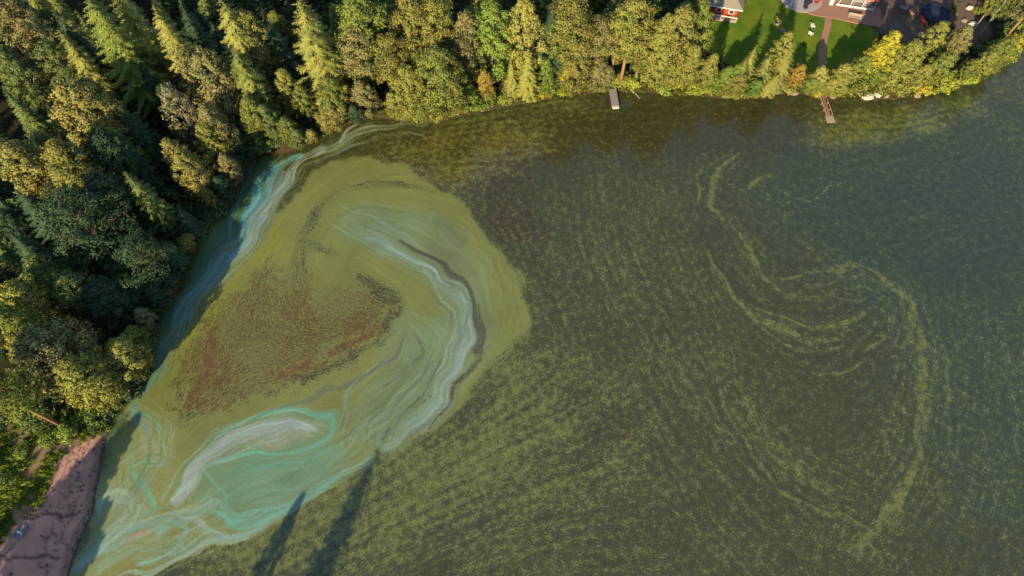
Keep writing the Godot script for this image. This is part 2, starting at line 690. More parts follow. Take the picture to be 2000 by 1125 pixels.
func water_strip(n: int) -> void:
	var W := GW * 2
	var H := GH * 2
	var rows := H / 32
	var out := PackedByteArray()
	out.resize(rows * W * 3)
	var fw := CW * 4
	var o := 0
	for r in rows:
		var y := n * rows + r
		for x in W:
			var k := y * W + x
			var f := (y >> 2) * fw + (x >> 2)
			var dx := flow_x[f]
			var dy := flow_y[f]
			# flecks: fine noise dragged a little along the drift
			var i1 := roundi(dx * 1.2) + roundi(dy * 1.2) * W
			var i2 := roundi(dx * 2.4) + roundi(dy * 2.4) * W
			var fl := 0.0
			if y > 8 and y < H - 8 and x > 8 and x < W - 8:
				fl = (noise_a[k] * 3 + noise_a[k + i1] * 2 + noise_a[k - i1] * 2 + noise_a[k + i2] * 0.5 + noise_a[k - i2] * 0.5) / 8.0
			else:
				fl = noise_a[k]
			fl = (fl - 127.0) / 44.0 + (noise_b[k] - 127.0) / 100.0 + (noise_c[k] - 127.0) / 190.0
			var gr: float = (noise_b[k] - 127.0) / 42.0
			# a small wobble breaks the edges of the mats
			var wx := clampi(x + int((noise_x[k] - 127) * 0.075 + gr * 0.25), 0, W - 1)
			var wy := clampi(y + int((noise_y[k] - 127) * 0.075 - gr * 0.25), 0, H - 1)
			var q := (wy * W + wx) * 4
			var pr: float = paint_bytes[q]
			var pg: float = paint_bytes[q + 1]
			var pb: float = paint_bytes[q + 2]
			var pa := paint_bytes[q + 3] / 255.0
			var den := chan_bytes[q] / 255.0
			var hol := chan_bytes[q + 1] / 255.0
			var tin := chan_bytes[q + 2] / 255.0
			var st: float = (streaks[(y >> 1) * GW + (x >> 1)] - 128.0) / 60.0
			var ln: float = (lines[(y >> 1) * GW + (x >> 1)] - 128.0) / 55.0
			var big: float = (noise_t[k] - 127.0) / 60.0
			var patch: float = (noise_c[k] - 127.0) / 50.0
			# open water: grey green, brown where the bottom or peat shows, rusty in the middle of the bloom
			var deep := chan_bytes[q + 3] / 255.0
			var tw := tin + big * 0.05 * smoothstep(0.0, 0.3, tin)
			var t0 := smoothstep(0.05, 0.45, tw)
			var t1 := smoothstep(0.45, 0.75, tw)
			var t2 := smoothstep(0.75, 1.0, tw)
			var cr := 69.0 - 2.0 * t0 + 26.0 * t1 + 14.0 * t2 - 6.0 * deep
			var cg := 73.0 - 11.0 * t0 + 12.0 * t1 + 4.0 * t2 + 1.0 * deep
			var cb := 50.0 - 6.0 * t0 - 3.0 * t1 + 5.0 * t2 + 12.0 * deep
			var shade := 1.0 + 0.04 * st + 0.05 * gr + 0.04 * patch
			cr *= shade
			cg *= shade
			cb *= shade
			var th := (0.60 - den - big * 0.07 - patch * 0.09 - (st * 0.03 + ln * 0.10) * (0.35 + den)) * 3.4
			var fa := smoothstep(th - 0.6, th + 1.0, fl)
			var haze := den * (0.34 + 0.09 * ln + 0.09 * big)
			fa = clampf(haze + fa * (0.60 + 0.14 * patch - haze * 0.5), 0.0, 1.0)
			cr += (116.0 + 9.0 * gr - cr) * fa
			cg += (122.0 + 9.0 * gr - cg) * fa
			cb += (68.0 + 7.0 * gr + 8.0 * st - cb) * fa
			if pa > 0.02:
				if hol > 0.02:
					var hh := (0.60 - hol - big * 0.12 - patch * 0.16 - ln * 0.06) * 3.0
					pa *= (1.0 - 0.34 * hol) * (1.0 - 0.78 * smoothstep(hh - 0.5, hh + 0.5, -fl * 0.65 + gr * 0.45 - ln * 0.1 - patch * 0.35))
				var e := pa + (st * 0.09 + gr * 0.04) * 4.0 * pa * (1.0 - pa)
				pa = pa * 0.35 + 0.65 * smoothstep(0.15, 0.85, e)
				var m := 1.0 + 0.014 * st + 0.016 * ln + 0.02 * gr + 0.03 * big
				cr += (pr * m - cr) * pa
				cg += (pg * m - cg) * pa
				cb += (pb * (1.0 + 0.02 * ln + 0.03 * big) - cb) * pa
			out[o] = lut_r[clampi(int(cr), 0, 255)]
			out[o + 1] = lut_g[clampi(int(cg), 0, 255)]
			out[o + 2] = lut_b[clampi(int(cb), 0, 255)]
			o += 3
	lock.lock()
	strips[n] = out
	lock.unlock()


func lut(k: float, glint: float) -> PackedByteArray:
	var t := PackedByteArray()
	for i in 256:
		var l := maxf(0.0, (pow((i / 255.0 + 0.055) / 1.055, 2.4) if i > 10 else i / 255.0 / 12.92) - glint) / k
		t.append(clampi(int(255.0 * Color(l, l, l).linear_to_srgb().r + 0.5), 0, 255))
	return t


func bloom_strokes() -> void:
	# fleck density of the open water
	fill_area(1, [-8.9, -75.4, 9.2, -82.3, 37.3, -87.1, 94.1, -89.6, 82.2, -54.8, 50.9, -62.6, 39.8, -73.2, 22.3, -75.4, 0.0, -62.6], 8.0, Color(0.13, 0, 0), 1.00)
	fill_area(1, [4.2, -62.6, 26.4, -72.1, 34.5, -54.8, 36.6, -37.3, 39.0, -22.1, 47.1, -11.4, 39.5, -7.3, 0.0, -7.3, -7.1, -22.1, 3.8, -37.3], 8.0, Color(0.36, 0, 0), 1.00)
	fill_area(1, [42.8, -64.7, 74.9, -72.1, 89.3, -75.4, 78.5, -44.0, 64.2, -49.3, 49.3, -54.8], 5.0, Color(0.03, 0, 0), 1.00)
	fill_area(1, [-3.0, -34.8, 6.2, -42.2, 11.9, -32.5, 7.1, -23.5, -6.9, -15.9, -19.9, -8.9, -32.9, -7.3, -44.1, -7.3, -32.5, -12.7, -25.0, -17.9, -18.4, -22.1, -10.8, -26.1], 5.0, Color(0.84, 0, 0), 1.00)
	fill_area(1, [-46.1, -7.3, -40.2, -10.4, -32.6, -13.3, -26.4, -17.9, -19.9, -22.1, -14.3, -23.5, -16.1, -19.3, -20.5, -14.6, -26.8, -10.8, -30.3, -7.3], 3.0, Color(0.98, 0, 0), 1.00)
	fill_area(1, [-27.8, -76.5, -18.2, -79.7, -9.1, -81.7, 0.0, -83.5, 8.3, -82.9, 7.2, -76.5, 0.9, -72.1, -4.3, -68.3, -10.4, -67.0, -17.5, -69.9, -24.0, -74.3], 3.0, Color(0.66, 0, 0), 1.00)
	fill_area(1, [-12.9, -84.1, 0.0, -85.6, 18.7, -88.3, 18.5, -85.3, 0.0, -82.9, -10.9, -81.1], 2.0, Color(0.60, 0, 0), 1.00)
	fill_area(1, [55.0, -82.3, 62.5, -82.9, 73.6, -83.5, 82.1, -87.1, 88.5, -89.6, 86.8, -87.1, 75.7, -81.1, 62.9, -77.1, 53.8, -76.5, 50.0, -75.4], 3.0, Color(0.62, 0, 0), 1.00)
	# clearer, colder water towards the far right
	fill_area(4, [40.9, -80.0, 62.8, -76.5, 89.8, -90.8, 105.5, -105.3, 69.5, -6.4, 55.7, -6.4, 58.2, -22.1, 56.2, -49.3, 37.9, -60.6], 10.0, Color(1.00, 0, 0), 0.90)
	fill_area(4, [18.2, -80.0, 45.8, -82.3, 36.6, -37.3, 28.8, -54.8], 12.0, Color(0.60, 0, 0), 0.50)
	# brown and rusty shallows
	fill_area(3, [-1.8, -84.1, 18.7, -88.3, 52.6, -88.8, 55.6, -85.3, 53.6, -75.4, 39.8, -73.2, 26.7, -74.3, 13.2, -72.1, 4.4, -73.2], 5.0, Color(0.24, 0, 0), 1.00)
	fill_area(1, [11.1, -85.3, 23.4, -88.3, 52.4, -88.1, 55.2, -83.5, 52.4, -74.3, 37.3, -74.3, 22.3, -75.4], 5.0, Color(0.07, 0, 0), 0.90)
	fill_area(1, [55.4, -84.1, 63.0, -85.3, 74.3, -85.9, 82.5, -88.3, 90.3, -92.1, 90.2, -88.9, 78.8, -82.3, 66.8, -78.2, 55.6, -76.5, 50.9, -75.4], 2.5, Color(0.84, 0, 0), 0.90)
	fill_area(3, [-27.9, -77.1, -9.2, -82.3, 7.3, -82.9, 8.1, -76.5, 0.9, -71.5, -6.1, -67.3, -17.5, -69.9], 4.0, Color(0.58, 0, 0), 1.00)
	fill_area(3, [-10.3, -66.2, 0.0, -72.1, 6.8, -64.7, 4.8, -49.3, 1.6, -52.9, -3.4, -60.6], 5.0, Color(0.46, 0, 0), 1.00)
	fill_area(3, [0.0, -83.5, 28.0, -87.1, 30.0, -80.0, 13.4, -75.4], 6.0, Color(0.30, 0, 0), 1.00)
	fill_area(3, [-45.8, -49.3, -37.5, -52.9, -24.4, -52.0, -18.0, -47.9, -17.9, -42.2, -22.8, -37.3, -32.8, -32.5, -45.1, -27.2, -49.8, -28.6, -51.4, -38.9], 4.0, Color(0.74, 0, 0), 1.00)
	fill_area(3, [-26.3, -7.3, -13.4, -11.4, 0.0, -13.3, 6.6, -7.3], 6.0, Color(0.55, 0, 0), 1.00)
	fill_area(3, [-3.0, -32.5, 15.1, -35.6, 24.8, -22.1, 13.7, -15.3, 0.0, -15.3], 8.0, Color(0.30, 0, 0), 1.00)
	ribbon(3, [-46.7, -42.2, -44.7, -38.1, -45.0, -34.0, -47.7, -29.4], 1.59, 2.65, 1.59, Color(1.00, 0, 0), 0.70, 0.40)
	ribbon(3, [-27.5, -38.1, -23.1, -39.7, -20.3, -43.1], 1.39, 2.32, 1.39, Color(1.00, 0, 0), 0.70, 0.40)
	ribbon(3, [-34.5, -34.0, -30.5, -37.3], 0.91, 1.51, 0.91, Color(1.00, 0, 0), 0.70, 0.40)
	ribbon(3, [-50.1, -38.1, -49.5, -34.0], 0.59, 0.98, 0.59, Color(1.00, 0, 0), 0.70, 0.40)
	ribbon(3, [-40.8, -52.9, -41.1, -45.7, -38.2, -38.1], 0.95, 1.58, 0.95, Color(0.85, 0, 0), 0.70, 0.40)
	# the olive mat
	fill_area(0, [-56.9, -7.3, -56.3, -17.8, -57.1, -25.5, -54.9, -30.5, -53.9, -39.9, -52.3, -49.3, -49.7, -60.0, -45.7, -68.2, -44.6, -75.4, -39.3, -75.4, -38.5, -70.5, -40.6, -61.6, -45.5, -52.0, -49.8, -42.2, -51.8, -34.0, -52.7, -25.7, -54.6, -17.9, -55.1, -8.9], 1.5, Color8(74, 112, 84), 0.85)
	fill_area(0, [-37.7, -64.7, -35.0, -70.5, -31.1, -74.3, -25.0, -75.1, -18.6, -73.4, -14.9, -70.5, -11.2, -67.4, -8.1, -64.9, -5.1, -61.6, -2.9, -57.7, 0.0, -54.1, 1.4, -51.5, 1.6, -49.3, 2.8, -46.8, 3.5, -43.5, 3.1, -41.2, 1.2, -39.6, -1.1, -38.1, -3.0, -36.3, -4.7, -34.2, -7.0, -30.5, -9.5, -28.3, -11.9, -26.1, -15.1, -24.4, -18.9, -22.8, -21.8, -20.7, -26.4, -17.8, -29.5, -15.3, -32.6, -13.3, -37.1, -11.9, -41.5, -10.2, -45.1, -8.9, -48.1, -7.3, -57.3, -6.1, -56.5, -11.4, -56.4, -15.9, -56.2, -20.0, -55.6, -25.7, -55.1, -29.4, -54.2, -33.3, -53.4, -36.4, -53.3, -40.6, -51.2, -44.8, -49.8, -49.3, -47.7, -52.9, -44.7, -56.7, -41.0, -61.6], 1.0, Color8(122, 128, 71), 0.97)
	fill_area(0, [-54.1, -10.1, -55.1, -20.0, -54.2, -29.4, -52.7, -31.7, -48.2, -25.0, -42.5, -15.3, -46.6, -9.5], 2.0, Color8(134, 138, 84), 0.60)
	fill_area(0, [-51.8, -34.0, -51.0, -44.0, -46.1, -51.1, -40.4, -60.6, -37.3, -62.6, -36.2, -54.8, -41.7, -49.3, -46.7, -42.2, -48.8, -30.9], 3.0, Color8(132, 134, 50), 0.60)
	# sparse brown heart of the bloom
	fill_area(2, [-45.0, -49.3, -42.7, -54.3, -37.5, -52.9, -32.9, -49.3, -28.9, -49.3, -25.8, -50.6, -24.3, -51.5, -21.4, -50.6, -18.2, -47.9, -17.6, -44.8, -19.0, -41.4, -21.5, -38.7, -25.8, -36.3, -30.1, -34.4, -34.2, -32.3, -38.5, -30.9, -41.8, -29.3, -45.0, -27.0, -47.0, -26.3, -49.3, -28.3, -49.4, -31.7, -51.1, -34.8, -50.2, -38.9, -48.2, -44.0], 4.0, Color(0.60, 0, 0), 1.00)
	ribbon(2, [-42.0, -42.2, -34.1, -41.4, -26.5, -42.2, -21.3, -45.7], 2.11, 3.51, 2.11, Color(0.75, 0, 0), 0.80, 0.30)
	ribbon(2, [-49.2, -32.5, -46.6, -38.1, -44.7, -44.0], 1.15, 1.91, 1.15, Color(0.66, 0, 0), 0.80, 0.50)
	ribbon(2, [-25.1, -51.5, -20.9, -49.3, -18.1, -46.1, -19.4, -41.4], 1.19, 1.99, 1.19, Color(0.78, 0, 0), 0.90, 0.30)
	ribbon(2, [-34.5, -33.6, -27.2, -35.6, -21.5, -38.9, -17.9, -42.2], 0.78, 1.30, 0.78, Color(0.62, 0, 0), 0.80, 0.40)
	ribbon(2, [-33.2, -48.4, -34.1, -54.8, -33.3, -60.6, -30.9, -65.5, -26.9, -68.1, -20.9, -68.9, -15.6, -68.2, -11.1, -67.1], 2.38, 2.12, 0.85, Color(0.62, 0, 0), 0.95, 0.45)
	ribbon(2, [-33.3, -57.7, -29.8, -56.2, -27.5, -54.8], 1.09, 1.82, 1.09, Color(0.56, 0, 0), 0.90, 0.30)
	ribbon(2, [-36.9, -49.3, -33.2, -51.1, -31.9, -47.5, -27.0, -47.0], 1.15, 1.92, 1.15, Color(0.54, 0, 0), 0.80, 0.30)
	ribbon(2, [-47.9, -26.8, -47.0, -29.4, -46.0, -31.7], 0.66, 1.10, 0.66, Color(0.55, 0, 0), 0.80, 0.40)
	ribbon(2, [-49.9, -29.4, -47.2, -30.2, -43.1, -31.7], 0.35, 0.59, 0.35, Color(0.50, 0, 0), 0.80, 0.40)
	ribbon(2, [-33.6, -73.2, -26.8, -75.9, -21.4, -75.4, -14.1, -72.1], 0.69, 1.15, 0.69, Color(0.45, 0, 0), 0.70, 0.50)
	ribbon(2, [-46.3, -42.2, -44.7, -38.1, -45.0, -34.4, -47.1, -29.8], 1.05, 1.74, 1.05, Color(1.00, 0, 0), 0.80, 0.50)
	ribbon(2, [-27.5, -38.1, -23.1, -39.7, -20.7, -42.7], 0.69, 1.16, 0.69, Color(1.00, 0, 0), 0.80, 0.50)
	ribbon(2, [-34.2, -34.2, -30.4, -37.1], 0.50, 0.83, 0.50, Color(1.00, 0, 0), 0.80, 0.50)
	# pale head of the comma and the long blue arc
	fill_area(0, [-30.0, -62.1, -25.8, -65.5, -18.0, -65.5, -11.0, -62.6, -5.8, -54.8, -2.0, -45.7, -3.5, -38.9, -7.1, -32.1, -11.7, -26.6, -18.2, -23.2, -22.1, -23.5, -17.6, -29.4, -13.6, -35.6, -15.5, -41.4, -9.5, -45.7, -13.1, -51.1, -19.8, -55.6, -25.8, -57.5], 2.5, Color8(114, 132, 100), 0.62)
	fill_area(0, [-25.4, -61.6, -18.6, -61.6, -13.3, -57.7, -16.5, -55.8, -23.3, -57.7], 3.0, Color8(118, 142, 122), 0.55)
	fill_area(0, [-18.8, -44.0, -11.7, -42.2, -8.4, -38.1, -11.2, -32.5, -15.3, -27.2, -21.4, -23.5, -24.9, -22.8, -23.5, -29.4, -19.5, -34.0], 2.5, Color8(116, 136, 106), 0.60)
	ribbon(0, [-29.5, -60.6, -25.5, -63.2, -20.3, -62.1, -14.4, -61.6, -9.1, -56.7, -4.8, -50.6, -3.2, -44.8], 2.90, 3.94, 1.66, Color8(120, 136, 100), 0.55, 0.50)
	ribbon(0, [-13.5, -61.6, -10.1, -60.6, -7.5, -56.7], 1.47, 2.93, 1.47, Color8(98, 106, 88), 0.50, 0.50)
	ribbon(0, [-15.0, -57.7, -9.9, -54.8, -5.2, -48.4, -3.9, -42.2], 0.81, 1.61, 0.81, Color8(108, 114, 84), 0.45, 0.50)
	ribbon(0, [-28.9, -62.6, -25.1, -59.2, -19.9, -56.7, -14.7, -53.7], 1.67, 2.50, 1.25, Color8(124, 148, 128), 0.60, 0.50)
	ribbon(0, [-25.1, -58.7, -19.0, -56.0, -13.9, -52.9, -9.6, -49.4, -7.4, -45.3, -7.1, -41.4, -8.2, -37.3, -10.3, -33.3, -12.3, -29.4, -15.2, -25.7], 0.62, 1.56, 1.71, Color8(124, 148, 144), 0.70, 0.50)
	ribbon(0, [-22.1, -58.5, -19.1, -56.7, -16.4, -54.3, -12.2, -52.0, -9.2, -49.3, -7.2, -44.8], 0.16, 0.33, 0.20, Color8(138, 168, 162), 0.85, 0.30)
	ribbon(0, [-17.3, -44.8, -13.2, -42.2, -10.7, -38.1, -12.0, -33.3, -15.4, -28.6, -20.1, -24.2], 1.88, 3.77, 2.26, Color8(118, 138, 104), 0.60, 0.50)
	ribbon(0, [-15.5, -41.4, -16.0, -38.1, -15.1, -35.6], 0.42, 0.84, 0.42, Color8(120, 140, 120), 0.50, 0.40)
	ribbon(0, [-7.5, -46.6, -6.6, -41.4, -7.6, -37.3, -9.0, -34.0], 0.54, 1.00, 0.69, Color8(132, 152, 148), 0.80, 0.40)
	ribbon(0, [-7.2, -37.3, -8.9, -32.6, -11.0, -28.8, -14.4, -25.7, -18.6, -23.5], 0.73, 1.03, 0.59, Color8(126, 150, 146), 0.65, 0.50)
	# dark seams
	ribbon(2, [-17.4, -57.2, -11.9, -54.2, -8.1, -50.2, -5.9, -46.1, -5.1, -42.2, -5.4, -38.5, -4.7, -36.6, -7.1, -34.2, -9.6, -30.2], 0.52, 0.86, 0.52, Color(0.55, 0, 0), 0.90, 0.50)
	ribbon(0, [-18.3, -57.7, -12.3, -54.5, -8.5, -50.6, -6.3, -46.6, -5.3, -42.2, -5.5, -38.9, -4.6, -36.8], 0.32, 0.67, 0.79, Color8(70, 70, 66), 0.90, 0.40)
	ribbon(0, [-5.2, -46.6, -4.8, -42.2, -5.3, -38.1], 0.19, 0.39, 0.23, Color8(80, 74, 60), 0.70, 0.50)
	ribbon(0, [-4.4, -36.9, -7.1, -34.2, -9.2, -30.8, -11.1, -28.0, -12.3, -26.1], 0.52, 0.37, 0.19, Color8(76, 78, 66), 0.80, 0.55)
	ribbon(0, [-9.9, -38.1, -11.3, -34.8, -13.3, -31.3, -16.7, -27.2], 0.19, 0.30, 0.15, Color8(84, 90, 84), 0.70, 0.60)
	ribbon(0, [-14.7, -41.0, -13.0, -38.1, -15.9, -35.6, -18.6, -32.5], 0.23, 0.46, 0.19, Color8(88, 92, 80), 0.65, 0.60)
	ribbon(2, [-13.1, -40.6, -15.1, -35.6, -19.2, -30.2, -22.4, -25.7], 1.34, 2.24, 1.34, Color(0.46, 0, 0), 0.80, 0.50)
	ribbon(2, [-11.2, -32.5, -14.7, -29.4, -17.3, -25.7], 1.10, 1.83, 1.10, Color(0.50, 0, 0), 0.80, 0.50)
	ribbon(2, [-7.2, -34.8, -8.9, -30.9, -11.0, -28.3], 0.53, 0.89, 0.53, Color(0.60, 0, 0), 0.80, 0.50)
	ribbon(0, [-15.5, -41.0, -18.3, -37.3, -22.5, -34.0, -26.8, -32.1, -32.4, -29.8, -37.1, -27.5, -41.0, -24.8, -43.8, -21.0, -45.4, -18.3], 0.59, 0.44, 0.26, Color8(100, 104, 96), 0.85, 0.40)
	ribbon(0, [-25.4, -33.4, -21.8, -34.8, -19.3, -36.0], 0.30, 0.75, 0.23, Color8(98, 98, 88), 0.70, 0.50)
	ribbon(0, [-19.4, -36.8, -23.2, -33.6, -24.3, -30.9, -23.4, -27.2, -24.3, -23.5], 0.18, 0.33, 0.18, Color8(126, 152, 140), 0.80, 0.30)
	ribbon(0, [-23.9, -30.2, -23.8, -27.2, -23.4, -25.7], 0.13, 0.25, 0.13, Color8(84, 98, 92), 0.70, 0.50)
	# teal ring and white tongue
	fill_area(0, [-45.4, -17.6, -44.3, -22.1, -41.1, -25.3, -36.5, -27.9, -29.4, -29.6, -25.7, -29.0, -23.7, -25.7, -22.1, -22.8, -23.9, -20.3, -27.7, -17.1, -31.5, -14.7, -36.0, -13.3, -39.4, -13.3, -42.5, -15.3], 2.2, Color8(108, 136, 108), 0.75)
	ribbon(0, [-42.5, -21.7, -39.3, -23.5, -34.4, -24.4, -28.8, -25.0], 0.29, 0.93, 0.29, Color8(128, 146, 118), 0.60, 0.50)
	ribbon(0, [-45.5, -16.3, -45.3, -19.0, -44.0, -21.7, -41.7, -24.8, -37.8, -27.5, -33.3, -28.9, -29.0, -29.3, -26.3, -28.2, -25.3, -26.4, -26.4, -24.7, -28.6, -23.8, -32.1, -23.5, -35.7, -23.2, -39.0, -22.7, -41.1, -22.0, -42.3, -20.8, -42.0, -19.6, -40.5, -18.9, -38.9, -18.4, -38.2, -17.6, -39.0, -17.0, -41.1, -17.1, -43.0, -16.7], 0.46, 0.50, 0.21, Color8(104, 172, 150), 0.75, 0.30)
	ribbon(0, [-29.5, -29.2, -26.3, -28.5, -25.2, -26.6, -26.3, -24.5], 0.36, 1.45, 0.36, Color8(98, 156, 138), 0.55, 0.50)
	ribbon(0, [-36.4, -27.5, -32.2, -28.9, -28.6, -29.2], 0.11, 0.22, 0.11, Color8(122, 180, 160), 0.70, 0.30)
	fill_area(0, [-45.2, -16.3, -45.2, -18.1, -44.5, -20.1, -43.4, -22.1, -41.3, -24.2, -38.7, -25.5, -35.3, -26.9, -31.9, -27.6, -29.1, -27.7, -27.9, -27.0, -29.1, -26.0, -32.0, -25.3, -35.4, -25.0, -38.3, -24.4, -40.6, -23.1, -42.2, -21.1, -43.2, -18.9, -43.9, -17.0, -44.6, -15.9], 0.3, Color8(150, 164, 162), 0.92)
	fill_area(0, [-39.9, -23.2, -38.0, -24.5, -34.6, -25.6, -30.4, -26.2, -28.1, -26.3, -29.1, -25.5, -32.0, -25.1, -35.3, -24.7, -38.2, -24.1], 0.4, Color8(140, 150, 132), 0.70)
	ribbon(0, [-45.6, -15.9, -45.2, -18.8, -43.8, -21.8, -40.9, -24.5, -36.9, -26.3, -32.7, -27.2, -29.1, -27.3, -27.4, -26.6], 0.21, 0.64, 0.36, Color8(164, 176, 178), 0.70, 0.30)
	ribbon(0, [-35.9, -24.5, -31.6, -24.8, -28.1, -25.7], 0.29, 0.65, 0.22, Color8(150, 152, 130), 0.60, 0.40)
	ribbon(0, [-45.1, -16.3, -44.1, -20.0, -42.0, -22.8], 0.21, 0.42, 0.18, Color8(170, 180, 182), 0.70, 0.40)
	fill_area(0, [-41.5, -21.0, -37.7, -22.6, -31.4, -23.2, -25.8, -23.9, -23.4, -23.2, -24.6, -20.3, -27.8, -17.6, -31.5, -15.3, -35.5, -14.1, -37.7, -15.3, -38.0, -17.6, -38.8, -19.3], 2.0, Color8(102, 143, 122), 0.60)
	ribbon(0, [-37.3, -20.7, -32.6, -21.7, -28.4, -22.1, -25.0, -23.5], 0.21, 0.50, 0.21, Color8(96, 150, 130), 0.70, 0.40)
	ribbon(0, [-35.0, -19.3, -33.2, -16.9, -30.3, -15.9, -26.5, -18.3], 0.17, 0.42, 0.21, Color8(112, 146, 118), 0.60, 0.40)
	ribbon(0, [-32.3, -22.1, -33.6, -19.3, -35.9, -16.6], 0.21, 0.35, 0.14, Color8(120, 140, 108), 0.50, 0.40)
	# lower lobes by the beach
	ribbon(0, [-41.4, -16.3, -39.3, -16.9, -37.7, -15.3, -35.5, -14.5, -32.2, -15.3, -29.0, -16.6], 0.28, 0.76, 0.34, Color8(112, 164, 150), 0.70, 0.50)
	ribbon(0, [-18.5, -22.9, -23.9, -19.9, -28.1, -16.3, -32.0, -13.8, -35.9, -12.5, -38.4, -11.9, -40.2, -12.3, -41.4, -13.8, -43.4, -14.5, -45.3, -14.1], 0.41, 0.89, 0.48, Color8(128, 154, 148), 0.70, 0.50)
	ribbon(0, [-20.0, -23.5, -24.7, -21.0, -28.4, -17.6, -32.8, -14.6], 0.14, 0.24, 0.14, Color8(136, 162, 156), 0.50, 0.50)
	ribbon(0, [-22.0, -21.7, -25.3, -20.3, -27.8, -18.3], 0.11, 0.14, 0.11, Color8(90, 96, 88), 0.60, 0.40)
	ribbon(0, [-30.1, -14.6, -35.2, -12.7, -39.0, -11.3, -42.7, -9.8], 0.17, 0.40, 0.17, Color8(120, 160, 150), 0.70, 0.40)
	ribbon(0, [-56.2, -7.0, -54.8, -8.9, -53.3, -10.6, -51.1, -12.5, -47.6, -13.4, -44.3, -14.0, -41.6, -15.6, -39.6, -16.9], 0.88, 0.88, 0.41, Color8(112, 148, 138), 0.75, 0.45)
	ribbon(0, [-55.2, -7.0, -53.8, -8.9, -51.7, -11.0, -49.8, -12.0], 0.20, 0.27, 0.17, Color8(134, 150, 128), 0.70, 0.40)
	ribbon(0, [-51.1, -10.8, -49.8, -12.1, -47.9, -12.7], 0.24, 0.40, 0.17, Color8(168, 132, 100), 0.95, 0.20)
	ribbon(0, [-47.4, -12.7, -45.2, -13.6, -43.3, -13.3, -43.7, -12.0, -46.1, -10.2], 0.20, 0.30, 0.17, Color8(112, 160, 142), 0.85, 0.30)
	ribbon(0, [-48.1, -7.3, -44.5, -8.9, -41.8, -10.4, -44.0, -11.3, -45.3, -9.5], 0.27, 0.33, 0.20, Color8(140, 166, 150), 0.70, 0.40)
	ribbon(0, [-50.7, -7.3, -46.2, -8.0, -43.6, -9.2], 0.13, 0.30, 0.17, Color8(146, 172, 164), 0.75, 0.40)
	ribbon(0, [-42.5, -12.0, -40.9, -12.3, -39.6, -11.3], 0.17, 0.27, 0.17, Color8(150, 146, 76), 0.70, 0.30)
	ribbon(0, [-54.7, -9.8, -54.2, -12.0, -53.1, -13.6, -51.3, -15.3, -50.2, -16.3], 0.27, 0.41, 0.20, Color8(146, 162, 144), 0.80, 0.35)
	ribbon(0, [-53.6, -9.8, -51.6, -10.8, -50.9, -12.0, -51.6, -13.3, -53.2, -13.0], 0.10, 0.17, 0.10, Color8(108, 124, 78), 0.70, 0.30)
	fill_area(0, [-55.6, -14.6, -54.6, -17.9, -52.7, -23.5, -50.3, -25.0, -48.2, -22.1, -48.0, -15.3, -45.3, -12.7, -47.8, -8.9, -55.2, -7.0], 2.5, Color8(132, 150, 120), 0.50)
	ribbon(0, [-55.2, -15.9, -53.8, -16.3, -51.6, -15.9], 0.90, 1.38, 0.69, Color8(140, 162, 150), 0.75, 0.45)
	ribbon(0, [-51.0, -12.7, -50.6, -15.3, -49.6, -16.3], 0.21, 0.48, 0.27, Color8(150, 170, 160), 0.75, 0.35)
	ribbon(0, [-53.1, -22.1, -51.9, -20.3, -50.2, -18.6, -47.9, -16.3, -48.4, -15.3, -49.5, -15.6], 0.28, 0.90, 0.49, Color8(98, 156, 134), 0.75, 0.50)
	ribbon(0, [-52.8, -21.7, -50.7, -22.0, -49.0, -22.2], 0.18, 0.32, 0.11, Color8(98, 172, 146), 0.80, 0.40)
	ribbon(0, [-53.9, -22.1, -53.2, -19.3, -51.8, -17.9], 0.14, 0.18, 0.11, Color8(104, 112, 60), 0.60, 0.30)
	ribbon(0, [-54.7, -30.0, -52.0, -27.5, -49.5, -25.2, -48.3, -22.8, -49.0, -21.5, -50.7, -21.0], 0.32, 0.25, 0.14, Color8(112, 172, 150), 0.85, 0.30)
	ribbon(0, [-53.3, -26.8, -51.5, -25.1, -49.9, -23.2], 0.58, 1.22, 0.58, Color8(142, 152, 122), 0.70, 0.40)
	ribbon(0, [-46.6, -17.9, -47.5, -15.9, -48.5, -14.6, -46.5, -14.6, -44.7, -15.6], 0.17, 0.31, 0.17, Color8(120, 134, 84), 0.60, 0.40)
	# pale blue scum along the shaded shore
	ribbon(0, [-14.7, -82.1, -19.2, -81.6, -23.7, -81.1, -27.7, -79.7, -31.0, -76.8, -34.6, -75.2], 0.63, 1.18, 1.18, Color8(150, 164, 156), 0.80, 0.50)
	ribbon(0, [-27.5, -82.3, -29.1, -80.5, -30.2, -78.2], 0.45, 0.73, 0.36, Color8(170, 178, 176), 0.85, 0.30)
	ribbon(0, [-32.3, -76.5, -35.6, -74.7, -37.9, -71.0, -39.3, -67.0, -40.6, -62.8, -42.3, -58.9, -44.3, -55.4, -46.0, -52.7], 1.03, 1.63, 0.77, Color8(170, 180, 184), 0.85, 0.60)
	ribbon(0, [-35.7, -75.4, -39.0, -73.4, -41.6, -70.5, -42.5, -65.7, -43.4, -60.6, -45.1, -56.2], 0.86, 2.07, 0.86, Color8(104, 176, 198), 0.85, 0.60)
	ribbon(0, [-38.8, -72.1, -40.7, -67.8, -42.4, -62.6, -44.1, -57.7], 0.34, 0.69, 0.26, Color8(120, 130, 150), 0.75, 0.50)
	ribbon(0, [-44.4, -74.3, -45.7, -66.8, -46.1, -61.6, -45.7, -57.7], 0.26, 0.69, 0.34, Color8(84, 150, 190), 0.70, 0.60)
	ribbon(0, [-45.4, -55.8, -47.8, -50.6, -49.8, -45.7, -51.5, -41.0, -52.4, -37.3, -53.0, -33.6, -53.7, -30.2, -53.6, -27.2], 0.69, 0.77, 0.69, Color8(80, 140, 150), 0.60, 0.70)
